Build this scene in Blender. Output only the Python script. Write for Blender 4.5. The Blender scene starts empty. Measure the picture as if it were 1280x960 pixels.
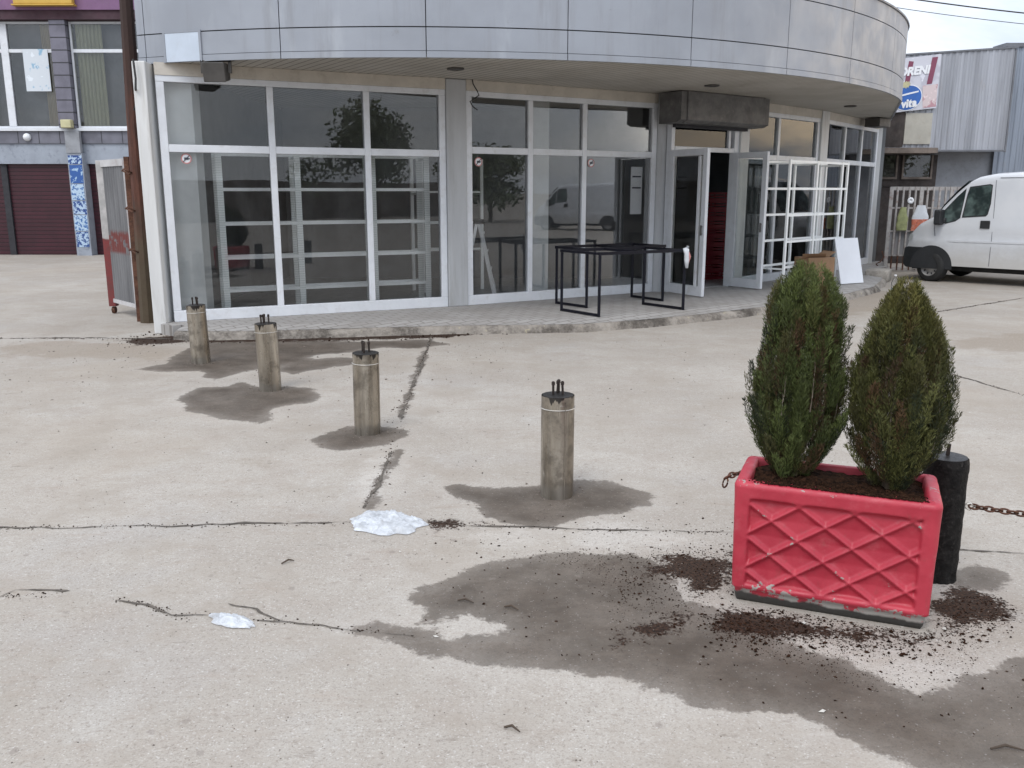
import bpy, bmesh, math, random
import numpy as np
from mathutils import Vector, Matrix, noise as mnoise

random.seed(7)
R = math.radians
scene = bpy.context.scene
COL = scene.collection

# ------------------------------------------------------------------ camera model
F = 1107.0
TH = math.atan(240 / 1107)
CH = 1.6
cT, sT = math.cos(TH), math.sin(TH)

def ray(px, py):
    u = (px - 640) / F; v = (py - 480) / F
    return (u, cT - v * sT, -sT - v * cT)
def G(px, py, z=0.0):
    d = ray(px, py); t = (z - CH) / d[2]
    return (d[0] * t, d[1] * t)

# ------------------------------------------------------------------ mesh helper
class MB:
    def __init__(self):
        self.v = []; self.f = []; self.m = []; self.mi = 0; self.sm = []; self.smooth = False
    def add(self, vs, fs):
        o = len(self.v)
        self.v.extend([tuple(p) for p in vs])
        for f in fs:
            self.f.append(tuple(i + o for i in f)); self.m.append(self.mi); self.sm.append(self.smooth)
        return self
    def obox(self, c, ex, ey, ez, sx, sy, sz):
        c = Vector(c); ex = Vector(ex) * sx / 2; ey = Vector(ey) * sy / 2; ez = Vector(ez) * sz / 2
        vs = [c + a * ex + b * ey + d * ez for d in (-1, 1) for b in (-1, 1) for a in (-1, 1)]
        return self.add(vs, [(0, 2, 3, 1), (4, 5, 7, 6), (0, 1, 5, 4), (2, 6, 7, 3), (0, 4, 6, 2), (1, 3, 7, 5)])
    def box(self, x0, x1, y0, y1, z0, z1):
        return self.obox(((x0+x1)/2, (y0+y1)/2, (z0+z1)/2), (1,0,0), (0,1,0), (0,0,1), x1-x0, y1-y0, z1-z0)
    def bar(self, a, b, w, h=None, up=(0,0,1)):
        a = Vector(a); b = Vector(b); h = h or w
        d = b - a; L = d.length; d.normalize(); up = Vector(up)
        if abs(d.dot(up)) > .99: up = Vector((0, 1, 0)) if abs(d.y) < .9 else Vector((1, 0, 0))
        s = d.cross(up).normalized(); u = s.cross(d).normalized()
        return self.obox((a + b) / 2, d, s, u, L, w, h)
    def lathe(self, prof, c=(0,0,0), n=32, axis='z', cap=True):
        c = Vector(c); vs = []; fs = []
        for (r, h) in prof:
            for k in range(n):
                a = 2 * math.pi * k / n
                if axis == 'z': p = Vector((r*math.cos(a), r*math.sin(a), h))
                elif axis == 'y': p = Vector((r*math.cos(a), h, r*math.sin(a)))
                else: p = Vector((h, r*math.cos(a), r*math.sin(a)))
                vs.append(c + p)
        for i in range(len(prof) - 1):
            for k in range(n):
                k2 = (k + 1) % n
                q = (i*n+k, i*n+k2, (i+1)*n+k2, (i+1)*n+k)
                fs.append(q if axis != 'y' else q[::-1])
        if cap:
            a0 = tuple(range(n)); a1 = tuple(range((len(prof)-1)*n, len(prof)*n))
            fs.append(a0[::-1] if axis != 'y' else a0); fs.append(a1 if axis != 'y' else a1[::-1])
        return self.add(vs, fs)
    def cyl(self, a, b, r, n=12, r2=None):
        return self.tube([a, b], [r, r if r2 is None else r2], n)
    def tube(self, pts, r, n=8):
        pts = [Vector(p) for p in pts]
        rs = r if isinstance(r, (list, tuple)) else [r] * len(pts)
        vs = []; fs = []
        for i, p in enumerate(pts):
            if i == 0: d = pts[1] - p
            elif i == len(pts) - 1: d = p - pts[i-1]
            else: d = pts[i+1] - pts[i-1]
            d.normalize()
            up = Vector((0, 0, 1)) if abs(d.z) < .9 else Vector((0, 1, 0))
            s = d.cross(up).normalized(); u = s.cross(d).normalized()
            for k in range(n):
                a = 2*math.pi*k/n
                vs.append(p + (s*math.cos(a) + u*math.sin(a)) * rs[i])
        for i in range(len(pts)-1):
            for k in range(n):
                k2 = (k+1) % n
                fs.append((i*n+k, i*n+k2, (i+1)*n+k2, (i+1)*n+k))
        fs.append(tuple(range(n))[::-1]); fs.append(tuple(range((len(pts)-1)*n, len(pts)*n)))
        return self.add(vs, fs)
    def prism(self, poly, z0, z1):
        n = len(poly)
        vs = [(x, y, z0) for x, y in poly] + [(x, y, z1) for x, y in poly]
        fs = [tuple(range(n))[::-1], tuple(range(n, 2*n))]
        fs += [(i, (i+1) % n, n+(i+1) % n, n+i) for i in range(n)]
        return self.add(vs, fs)
    def extrude(self, poly3, vec):
        n = len(poly3); vec = Vector(vec)
        vs = [Vector(p) for p in poly3] + [Vector(p) + vec for p in poly3]
        fs = [tuple(range(n))[::-1], tuple(range(n, 2*n))]
        fs += [(i, (i+1) % n, n+(i+1) % n, n+i) for i in range(n)]
        return self.add(vs, fs)
    def grid(self, P):
        ny = len(P); nx = len(P[0])
        return self.add([p for row in P for p in row],
                        [(j*nx+i, j*nx+i+1, (j+1)*nx+i+1, (j+1)*nx+i) for j in range(ny-1) for i in range(nx-1)])
    def build(self, name, mats, parent=None, bevel=0, fix=True):
        me = bpy.data.meshes.new(name)
        off = Vector((0,0,0))
        if parent is not None: off = ROOT.get(parent.name, Vector((0,0,0)))
        me.from_pydata([tuple(Vector(p) - off) for p in self.v], [], self.f)
        if not isinstance(mats, (list, tuple)): mats = [mats]
        for m in mats: me.materials.append(m)
        me.polygons.foreach_set('material_index', self.m)
        me.polygons.foreach_set('use_smooth', self.sm)
        if fix:
            bm = bmesh.new(); bm.from_mesh(me); bmesh.ops.recalc_face_normals(bm, faces=bm.faces); bm.to_mesh(me); bm.free()
        me.update()
        o = bpy.data.objects.new(name, me); COL.objects.link(o)
        if parent is not None:
            o.parent = parent; ROOT[o.name] = off
        if bevel:
            b = o.modifiers.new('bevel', 'BEVEL'); b.width = bevel; b.segments = 2; b.limit_method = 'ANGLE'; b.angle_limit = R(35)
        return o

ROOT = {}
def tag(o, label, cat, group=None):
    o['label'] = label; o['category'] = cat
    if group: o['group'] = group
    return o
def thing(name, label, cat, loc=(0,0,0), rz=0, group=None, local=False):
    """Empty at the base of a thing; parts are given in world coordinates (or local ones when local=True)"""
    o = bpy.data.objects.new(name, None); COL.objects.link(o)
    o.location = loc; o.rotation_euler = (0, 0, rz); o.empty_display_size = .1
    ROOT[o.name] = Vector((0,0,0)) if local else Vector(loc)
    return tag(o, label, cat, group)
def struct(o):
    o['kind'] = 'structure'; return o
def copy_tree(o, parent=None):
    c = o.copy(); COL.objects.link(c)
    if parent is not None: c.parent = parent
    for ch in list(o.children): copy_tree(ch, c)
    return c
def set_label(o, label, loc=None, rz=None):
    o['label'] = label
    if loc is not None: o.location = loc
    if rz is not None: o.rotation_euler = (0, 0, rz)
    return o

# ------------------------------------------------------------------ materials
class NT:
    def __init__(self, name):
        self.m = bpy.data.materials.new(name); self.m.use_nodes = True
        self.t = self.m.node_tree; self.n = self.t.nodes; self.l = self.t.links
        self.b = self.n['Principled BSDF']; self.out = self.n['Material Output']
        self._c = None
    def co(self):
        if not self._c: self._c = self.n.new('ShaderNodeTexCoord')
        return self._c.outputs['Object']
    def map(self, src, scale):
        m = self.n.new('ShaderNodeMapping'); m.inputs['Scale'].default_value = scale
        self.l.new(src, m.inputs['Vector']); return m.outputs[0]
    def noise(self, scale, detail=4, rough=.6, src=None, dist=0):
        n = self.n.new('ShaderNodeTexNoise'); n.inputs['Scale'].default_value = scale
        n.inputs['Detail'].default_value = detail; n.inputs['Roughness'].default_value = rough; n.inputs['Distortion'].default_value = dist
        self.l.new(src or self.co(), n.inputs['Vector']); return n.outputs['Fac']
    def vor(self, scale, src=None, feat='F1', out='Distance'):
        n = self.n.new('ShaderNodeTexVoronoi'); n.inputs['Scale'].default_value = scale; n.feature = feat
        self.l.new(src or self.co(), n.inputs['Vector']); return n.outputs[out]
    def ramp(self, src, a, b, c0=0.0, c1=1.0):
        n = self.n.new('ShaderNodeMapRange'); n.interpolation_type = 'SMOOTHSTEP'
        for i, v in enumerate((a, b, c0, c1)): n.inputs[i+1].default_value = v
        self.l.new(src, n.inputs[0]); return n.outputs[0]
    def math(self, op, a, b=0.0):
        n = self.n.new('ShaderNodeMath'); n.operation = op
        for i, v in enumerate((a, b)):
            if isinstance(v, (int, float)): n.inputs[i].default_value = v
            else: self.l.new(v, n.inputs[i])
        return n.outputs[0]
    def mix(self, fac, a, b, blend='MIX'):
        n = self.n.new('ShaderNodeMix'); n.data_type = 'RGBA'; n.blend_type = blend
        for s, v in ((0, fac), (6, a), (7, b)):
            if isinstance(v, (int, float)): n.inputs[s].default_value = v
            elif isinstance(v, (tuple, list)): n.inputs[s].default_value = (*v[:3], 1)
            else: self.l.new(v, n.inputs[s])
        return n.outputs[2]
    def attr(self, name, out='Fac'):
        n = self.n.new('ShaderNodeAttribute'); n.attribute_name = name; return n.outputs[out]
    def sep(self, src=None):
        n = self.n.new('ShaderNodeSeparateXYZ'); self.l.new(src or self.co(), n.inputs[0]); return n.outputs
    def set(self, key, v):
        if isinstance(v, (int, float)): self.b.inputs[key].default_value = v
        elif isinstance(v, (tuple, list)): self.b.inputs[key].default_value = (*v[:3], 1)
        else: self.l.new(v, self.b.inputs[key])
    def bump(self, h, strength=.3, dist=.01):
        n = self.n.new('ShaderNodeBump'); n.inputs['Strength'].default_value = strength; n.inputs['Distance'].default_value = dist
        self.l.new(h, n.inputs['Height']); self.l.new(n.outputs[0], self.b.inputs['Normal'])

def mat(name, col, rough=.6, metal=0.0, var=.18, scale=3.0, dirt=None, dirt_amt=.4, bump=.1, bscale=60, streak=False, spec=None):
    t = NT(name)
    src = t.map(t.co(), (1, 1, .12)) if streak else t.co()
    n1 = t.noise(scale, 5, .65, src)
    lo = tuple(c * (1 - var) for c in col); hi = tuple(min(1, c * (1 + var)) for c in col)
    c = t.mix(t.ramp(n1, .3, .7), lo, hi)
    if dirt:
        n2 = t.noise(scale * 2.3, 6, .7, src, .3)
        c = t.mix(t.ramp(n2, .5, .72, 0, dirt_amt), c, dirt)
    t.set('Base Color', c); t.set('Metallic', metal)
    t.set('Roughness', t.ramp(t.noise(scale*3, 3), .3, .7, max(.05, rough-.08), min(1, rough+.08)))
    if spec is not None: t.b.inputs['Specular IOR Level'].default_value = spec
    if bump: t.bump(t.noise(bscale, 4), bump, .004)
    return t.m

def glass(name, tint=(.985, .99, .988), ior=1.52, rough=0.0):
    t = NT(name); t.n.remove(t.b)
    tr = t.n.new('ShaderNodeBsdfTransparent'); tr.inputs[0].default_value = (*tint, 1)
    gl = t.n.new('ShaderNodeBsdfGlossy'); gl.inputs['Roughness'].default_value = rough; gl.inputs[0].default_value = (1,1,1,1)
    fr = t.n.new('ShaderNodeFresnel'); fr.inputs[0].default_value = ior
    nb = t.n.new('ShaderNodeBump'); nb.inputs['Strength'].default_value = .03; nb.inputs['Distance'].default_value = .02
    t.l.new(t.noise(1.6, 1), nb.inputs['Height']); t.l.new(nb.outputs[0], gl.inputs['Normal'])
    df = t.n.new('ShaderNodeBsdfDiffuse'); df.inputs[0].default_value = (.45, .47, .47, 1)
    dm = t.n.new('ShaderNodeMixShader'); t.l.new(t.ramp(t.noise(2.2, 6, .7, t.map(t.co(), (1, 1, .5))), .42, .75, .004, .04), dm.inputs[0])
    t.l.new(tr.outputs[0], dm.inputs[1]); t.l.new(df.outputs[0], dm.inputs[2]); tr = dm
    mx = t.n.new('ShaderNodeMixShader'); t.l.new(fr.outputs[0], mx.inputs[0])
    t.l.new(tr.outputs[0], mx.inputs[1]); t.l.new(gl.outputs[0], mx.inputs[2]); t.l.new(mx.outputs[0], t.out.inputs[0])
    return t.m

M = {}
M['white_frame'] = mat('white_frame', (.66, .68, .71), .4, var=.06, dirt=(.42, .40, .37), dirt_amt=.35, bump=0)
M['white_wall'] = mat('white_wall', (.62, .62, .61), .7, var=.08, dirt=(.36, .33, .29), dirt_amt=.5, streak=True)
M['beige'] = mat('beige', (.52, .48, .42), .7, var=.1, dirt=(.30, .26, .21), dirt_amt=.4)
M['grey_pillar'] = mat('grey_pillar', (.42, .43, .44), .6, var=.08, dirt=(.25, .24, .22), dirt_amt=.4, streak=True)
M['rim'] = mat('rim_dark', (.16, .165, .18), .5, .3)
M['joint'] = mat('joint_dark', (.03, .03, .035), .8)
M['room_white'] = mat('room_white', (.86, .88, .87), .7, var=.05)
M['room_grey'] = mat('room_grey', (.50, .51, .51), .7, var=.08, scale=1.5)
M['room_dark'] = mat('room_dark', (.15, .155, .16), .8, var=.2, scale=1.2)
M['room_floor'] = mat('room_floor', (.40, .395, .39), .35, var=.12)
M['glass'] = glass('glass')
M['glass_green'] = glass('glass_green', (.95, .98, .975))
M['rack_white'] = mat('rack_white', (.90, .92, .91), .45, var=.04, bump=0)
M['black_metal'] = mat('black_metal', (.007, .007, .012), .5, 0, var=.2, bump=.03, spec=.2)
M['dark_box'] = mat('dark_box', (.125, .122, .12), .6, .2, var=.25, dirt=(.24, .22, .21), dirt_amt=.5, scale=4)
M['lamp_dark'] = mat('lamp_dark', (.06, .055, .05), .6, var=.3)
M['cardboard'] = mat('cardboard', (.25, .15, .085), .8, var=.15)
M['board'] = mat('white_board', (.76, .78, .82), .5, var=.03, bump=0)
M['rust'] = mat('rust', (.10, .045, .028), .85, .2, var=.4, scale=14, dirt=(.2, .10, .05), dirt_amt=.6, bump=.4)
M['red_crate'] = mat('red_crate', (.22, .012, .022), .5, var=.12)
M['ladder'] = mat('ladder_alu', (.75, .76, .77), .4, 0, var=.1)
M['paper'] = mat('paper', (.74, .75, .77), .7, var=.04, bump=0)
M['ink'] = mat('ink', (.04, .045, .06), .6, bump=0)
M['sticker_red'] = mat('sticker_red', (.50, .20, .19), .5, bump=0)
M['purple'] = mat('purple_paint', (.19, .10, .19), .7, var=.1, dirt=(.14, .09, .12), dirt_amt=.4)
M['yellow'] = mat('yellow_sign', (.55, .34, .06), .5, var=.08)
M['maroon_shade'] = mat('recess_shade_maroon', (.06, .03, .04), .8)
M['curtain'] = mat('curtain', (.42, .36, .26), .9, var=.15, streak=True)
M['curtain_green'] = mat('curtain_green', (.36, .36, .24), .9, var=.15, streak=True)
M['tyre'] = mat('tyre_rubber', (.02, .02, .02), .85, var=.2)
M['rim_steel'] = mat('rim_steel', (.33, .32, .31), .5, .4, var=.2, dirt=(.12, .1, .09))
M['plastic_black'] = mat('plastic_black', (.016, .017, .019), .6, var=.2)
M['cable'] = mat('cable', (.03, .03, .03), .7)
M['tile_band'] = None
M['car_glass'] = glass('car_glass', (.42, .5, .48))
M['lens'] = mat('headlight_lens', (.6, .62, .62), .15, var=.1, bump=0)
M['bark'] = mat('bark', (.10, .075, .05), .9, var=.3, scale=20)
M['bottle'] = glass('bottle_plastic', (.97, .98, .99), 1.18, .05)
M['bottle_water'] = mat('bottle_label', (.25, .42, .6), .3)
M['bag_white'] = mat('bag_white', (.62, .645, .68), .3, var=.06, scale=20, bump=.35, bscale=45)
def film_mat():
    t = NT('plastic_film'); n = t.noise(26, 4, .6, None, 1.2)
    t.set('Base Color', t.mix(t.ramp(n, .35, .65), (.50, .52, .55), (.66, .69, .73))); t.set('Roughness', .28)
    t.set('Alpha', t.ramp(t.noise(14, 4), .3, .7, .62, .92)); t.bump(n, .5, .012); return t.m
M['film'] = film_mat()
M['twig_grey'] = mat('twig_grey', (.17, .14, .11), .9, var=.3, scale=30)
M['bag_green'] = mat('bag_green', (.28, .30, .14), .5, var=.2, scale=12)
M['bag_orange'] = mat('bag_orange', (.50, .14, .08), .5, var=.3, scale=14, dirt=(.7, .6, .55), dirt_amt=.7)
M['cream'] = mat('cream_panel', (.40, .38, .33), .7, var=.1, dirt=(.3, .26, .2), dirt_amt=.4)
M['dark_wood'] = mat('dark_weathered', (.05, .04, .036), .85, var=.35, scale=4)
M['ledge'] = mat('ledge_brown', (.16, .13, .11), .85, var=.3, scale=4)
M['fence_paint'] = mat('fence_paint', (.37, .35, .335), .7, var=.15, scale=6, dirt=(.18, .08, .05), dirt_amt=.7)
M['fence_sheet'] = mat('fence_sheet', (.30, .30, .31), .6, .2, var=.12, dirt=(.2, .13, .10), dirt_amt=.5, streak=True)
M['concrete_raw'] = mat('concrete_raw', (.36, .33, .29), .9, var=.2, scale=8, dirt=(.12, .10, .08), dirt_amt=.6, bump=.5)

def soffit_mat():
    t = NT('soffit_slats')
    m = t.n.new('ShaderNodeMapping'); m.inputs['Rotation'].default_value = (0, 0, R(56)); t.l.new(t.co(), m.inputs['Vector'])
    s = t.sep(m.outputs[0])
    w = t.math('FRACT', t.math('MULTIPLY', s[1], 9.0))
    g = t.math('MULTIPLY', t.ramp(w, .06, .16, 1, 0), 1.0)
    c = t.mix(t.ramp(t.noise(1.2, 5), .35, .7), (.50, .475, .43), (.40, .375, .33))
    c = t.mix(t.ramp(t.noise(3.5, 6, .7), .56, .75, 0, .5), c, (.24, .2, .16))
    t.set('Base Color', t.mix(g, c, (.10, .09, .075))); t.set('Roughness', .7)
    t.bump(t.math('SUBTRACT', 1, g), .5, .01)
    return t.m
M['soffit'] = soffit_mat()
def slots_mat():
    t = NT('perforated_upright'); z = t.sep()[2]
    f = t.math('FRACT', t.math('MULTIPLY', z, 34.0))
    t.set('Base Color', t.mix(t.ramp(f, .52, .58), (.90, .93, .91), (.74, .78, .76))); t.set('Roughness', .5); return t.m
M['rack_slots'] = slots_mat()

def fascia_mat():
    t = NT('fascia_panels')
    st = t.map(t.co(), (1.3, 1.3, .12))
    c = t.mix(t.ramp(t.noise(.9, 4), .35, .65), (.275, .292, .325), (.315, .334, .37))
    c = t.mix(t.ramp(t.noise(2.6, 6, .7, st), .5, .74, 0, .55), c, (.215, .215, .22))
    c = t.mix(t.ramp(t.noise(7, 7, .75), .62, .76, 0, .6), c, (.19, .18, .165))
    c = t.mix(t.ramp(t.noise(1.7, 5, .6, t.map(t.co(), (1, 1, .3))), .58, .7, 0, .5), c, (.41, .43, .46))
    t.set('Base Color', c); t.set('Roughness', t.ramp(t.noise(3, 4), .3, .7, .42, .62)); t.set('Metallic', .25)
    t.bump(t.noise(.8, 2), .08, .05)
    return t.m
M['fascia'] = fascia_mat()

def tile_mat(name, c0, sx, sz, axis=0, grout=(.03, .03, .035), w=.05):
    t = NT(name); s = t.sep()
    a = t.math('FRACT', t.math('MULTIPLY', s[axis], sx)); b = t.math('FRACT', t.math('MULTIPLY', s[2], sz))
    g = t.math('MAXIMUM', t.ramp(a, w*.6, w, 1, 0) if sx else 0.0, t.ramp(b, w*1.4, w*2, 1, 0) if sz else 0.0)
    c = t.mix(t.ramp(t.noise(2.5, 4), .3, .7), tuple(x*.8 for x in c0), tuple(x*1.15 for x in c0))
    t.set('Base Color', t.mix(g, c, grout)); t.set('Roughness', .45)
    t.bump(t.math('SUBTRACT', 1, g), .5, .01)
    return t.m
M['tile_band'] = tile_mat('tile_cladding', (.15, .15, .18), 1.9, 0)
M['tile_col'] = tile_mat('tile_column', (.15, .145, .18), 0, 3.4)
M['shutter'] = tile_mat('shutter_slats', (.045, .007, .014), 0, 10, grout=(.02, .004, .008), w=.12)
M['band_blue'] = mat('band_blue', (.30, .33, .38), .7, var=.1, dirt=(.12, .13, .16), dirt_amt=.6, scale=2, streak=False)

def bollard_mat(name, tint=0.0):
    t = NT(name)
    z = t.sep()[2]
    oi = t.n.new('ShaderNodeObjectInfo'); va = t.n.new('ShaderNodeVectorMath'); va.operation = 'ADD'
    cb_ = t.n.new('ShaderNodeCombineXYZ'); t.l.new(t.math('MULTIPLY', oi.outputs['Random'], 37.0), cb_.inputs[0]); t.l.new(t.math('MULTIPLY', oi.outputs['Random'], 91.0), cb_.inputs[1])
    t.l.new(t.co(), va.inputs[0]); t.l.new(cb_.outputs[0], va.inputs[1]); t._c2 = t._c; 
    pos = va.outputs[0]
    st = t.map(pos, (1, 1, .1))
    c = t.mix(t.ramp(t.noise(9, 5, .6, st), .35, .65), (.25, .215, .17), (.40, .36, .30))
    c = t.mix(t.ramp(t.noise(16, 6, .7, st), .52, .7, 0, .7), c, (.17, .15, .125))
    c = t.mix(t.ramp(t.noise(24, 5, .7, pos), .6, .74, 0, .7), c, (.5, .47, .42))
    c = t.mix(t.ramp(t.noise(7, 6, .7, pos), .44, .64, 0, .8), c, (.15, .13, .105))
    drip = t.math('ADD', z, t.math('MULTIPLY', t.noise(15, 4, .6, t.map(pos, (1, 1, .12))), .30))
    c = t.mix(t.ramp(drip, .692, .706), c, (.04, .036, .033))
    base = t.math('SUBTRACT', z, t.math('MULTIPLY', t.noise(12, 3), .12))
    c = t.mix(t.ramp(base, -.01, .03, .75, 0), c, (.25, .23, .20))
    t.set('Base Color', c); t.set('Metallic', t.ramp(t.noise(10, 3, .5, st), .4, .7, .85, .35)); t.set('Roughness', t.ramp(t.noise(14, 4, .6, st),   .3, .7, .20, .46))
    t.bump(t.noise(40, 4), .12, .004)
    return t.m
M['bollard'] = bollard_mat('bollard_sheet_metal')
M['bitumen'] = mat('bitumen', (.02, .018, .017), .45, var=.4, scale=20, bump=.5, spec=.25)
M['bitumen_rough'] = mat('bitumen_rough', (.012, .011, .0105), .75, var=.5, scale=30, dirt=(.06, .055, .05), dirt_amt=.4, bump=1.0, bscale=70, spec=.15)
M['bolt'] = mat('bolt', (.04, .03, .026), .7, .5, var=.4, scale=40)
M['wire'] = mat('wire', (.6, .57, .52), .4, .5)

def planter_mat():
    t = NT('planter_red'); o = t.sep()
    red = t.mix(t.ramp(t.noise(5, 5), .3, .7), (.37, .022, .042), (.45, .036, .058))
    red = t.mix(t.ramp(t.noise(14, 6, .7), .52, .75, 0, .4), red, (.50, .12, .135))
    chip = t.math('ADD', t.noise(17, 7, .7), t.math('MULTIPLY', t.ramp(o[2], .03, .11, .17, 0), 1.0))
    edge = t.math('MULTIPLY', t.attr('edge'), .10)
    chip = t.math('ADD', chip, edge)
    f = t.ramp(chip, .70, .73)
    c = t.mix(f, red, (.30, .28, .255))
    smear = t.ramp(t.noise(26, 5, .7, t.map(t.co(), (1, 1, .5))), .56, .72, 0, .5)
    c = t.mix(smear, c, (.26, .05, .05))
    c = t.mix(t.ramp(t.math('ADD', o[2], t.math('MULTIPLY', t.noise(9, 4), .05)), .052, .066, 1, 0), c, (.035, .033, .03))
    t.set('Base Color', c); t.set('Roughness', t.ramp(t.noise(20, 4), .3, .7, .42, .62))
    t.bump(t.noise(70, 5), .25, .004)
    return t.m
M['planter'] = planter_mat()
def soil_mat():
    t = NT('potting_soil')
    c = t.mix(t.ramp(t.noise(60, 6, .7), .35, .65), (.012, .007, .005), (.060, .030, .018))
    t.set('Base Color', c); t.set('Roughness', .95); t.b.inputs['Specular IOR Level'].default_value = .05; t.bump(t.noise(90, 5), 1, .02); return t.m
M['soil'] = soil_mat()

def leaf_mat():
    t = NT('thuja_leaf')
    n = t.n.new('ShaderNodeAttribute'); n.attribute_name = 'tint'
    t.set('Base Color', n.outputs['Color']); t.set('Roughness', .62)
    t.b.inputs['Specular IOR Level'].default_value = .3
    return t.m
M['leaf'] = leaf_mat()

def van_mat():
    t = NT('van_white'); z = t.sep()[2]
    c = t.mix(t.ramp(t.noise(2, 4), .3, .7), (.56, .575, .60), (.61, .62, .64))
    d = t.math('ADD', z, t.math('MULTIPLY', t.noise(4, 5, .7), .5))
    c = t.mix(t.ramp(d, .55, 1.05, .55, 0), c, (.40, .37, .32))
    t.set('Base Color', c); t.set('Roughness', .3); t.b.inputs['Coat Weight'].default_value = .3
    return t.m
M['van'] = van_mat()

def corr_mat(name, col, freq, axis=0):
    t = NT(name); s = t.sep()
    c = t.mix(t.ramp(t.noise(2.2, 5, .6, t.map(t.co(), (2.5, 2.5, .15))), .3, .7), tuple(x*.78 for x in col), tuple(x*1.15 for x in col))
    c = t.mix(t.ramp(t.noise(5, 6, .7, t.map(t.co(), (1, 1, .3))), .58, .75, 0, .5), c, (.30, .24, .20))
    t.set('Base Color', c); t.set('Roughness', .5); t.set('Metallic', .35)
    return t.m
M['corr'] = corr_mat('corrugated_grey', (.36, .37, .40), 8)
M['corr_blue'] = corr_mat('corrugated_blue', (.25, .28, .33), 8)
M['grey_wall'] = mat('grey_wall', (.27, .28, .30), .8, var=.12, dirt=(.16, .15, .15))

def pole_mat():
    t = NT('rusty_pole'); z = t.sep()[2]
    st = t.map(t.co(), (1, 1, .15))
    c = t.mix(t.ramp(t.noise(14, 6, .7, st), .35, .65), (.045, .018, .012), (.11, .040, .024))
    low = t.math('ADD', z, t.math('MULTIPLY', t.noise(3, 4), 1.2))
    grn = t.mix(t.noise(9, 4), (.085, .068, .04), (.06, .036, .022))
    c = t.mix(t.ramp(low, 1.3, 2.3, 1, 0), c, grn)
    c = t.mix(t.ramp(low, 2.6, 4.2), c, (.035, .018, .014))
    t.set('Base Color', c); t.set('Roughness', .8); t.bump(t.noise(30, 5, .7), .5, .01); return t.m
M['pole'] = pole_mat()

def gate_mats():
    t = NT('gate_sheet'); s = t.sep()
    c = t.mix(t.ramp(t.noise(4, 5, .6, t.map(t.co(), (1, 1, .2))), .3, .7), (.13, .13, .135), (.21, .21, .215))
    band = t.math('MULTIPLY', t.ramp(s[2], .80, .86), t.ramp(s[2], 1.06, 1.14, 1, 0))
    g = t.math('MULTIPLY', band, t.ramp(t.noise(8, 5, .6), .38, .5))
    c = t.mix(g, c, (.17, .05, .045)); t.set('Base Color', c); t.set('Roughness', .6); t.set('Metallic', .3)
    u = NT('gate_post'); z = u.sep()[2]
    g2 = u.ramp(u.math('ADD', z, u.math('MULTIPLY', u.noise(12, 4), .08)), 1.02, 1.05)
    lo = u.mix(u.ramp(u.noise(14, 5), .35, .7), (.19, .028, .028), (.13, .035, .032)); hi = u.mix(u.ramp(u.noise(9, 5), .35, .7), (.36, .35, .34), (.50, .48, .47))
    u.set('Base Color', u.mix(g2, lo, hi)); u.set('Roughness', .6)
    return t.m, u.m
M['gate_sheet'], M['gate_post'] = gate_mats()
M['gate_frame'] = mat('gate_frame', (.46, .45, .45), .6, var=.15, dirt=(.25, .12, .09))

def poster_mat(name, base, ink, scale=6, thr=.5):
    t = NT(name)
    s = t.sep()
    c = t.mix(t.ramp(t.noise(scale, 3, .6), thr, thr + .06), base, ink)
    c = t.mix(t.ramp(t.noise(scale * 2.3, 3), .6, .64), c, tuple(min(1, x*1.2) for x in base))
    t.set('Base Color', c); t.set('Roughness', .6); return t.m
M['poster_sky'] = poster_mat('poster_sky', (.60, .64, .68), (.25, .42, .56), 2.2, .53)
M['poster_a'] = poster_mat('poster_a', (.40, .52, .66), (.02, .06, .22), 11, .47)
M['poster_b'] = poster_mat('poster_b', (.03, .10, .32), (.35, .5, .66), 9, .54)
M['poster_c'] = poster_mat('poster_c', (.42, .55, .68), (.05, .14, .36), 14, .5)
M['sign_base'] = poster_mat('sign_base', (.55, .55, .60), (.45, .44, .50), 1.5)
M['sign_maroon'] = mat('sign_maroon', (.20, .05, .09), .5, var=.1)
M['sign_blue'] = mat('sign_blue', (.03, .12, .40), .5, var=.15)
M['sign_white'] = mat('sign_white', (.75, .76, .78), .5, var=.03, bump=0)
M['sign_yellow'] = mat('sign_yellow', (.45, .42, .25), .5, bump=0)
M['sign_pink'] = poster_mat('sign_pink', (.60, .50, .50), (.45, .25, .28), 4, .52)

# ------------------------------------------------------------------ ground
def poly_sdf(px, py, poly):
    """positive inside"""
    d = np.full(px.shape, 1e9); ins = np.zeros(px.shape, bool)
    n = len(poly)
    for i in range(n):
        ax, ay = poly[i]; bx, by = poly[(i+1) % n]
        ex, ey = bx-ax, by-ay; L = ex*ex + ey*ey + 1e-12
        t = np.clip(((px-ax)*ex + (py-ay)*ey) / L, 0, 1)
        d = np.minimum(d, np.hypot(px-ax-t*ex, py-ay-t*ey))
        c = ((ay > py) != (by > py)) & (px < (bx-ax) * (py-ay) / (by-ay + 1e-12) + ax)
        ins ^= c
    return np.where(ins, d, -d)

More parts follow.
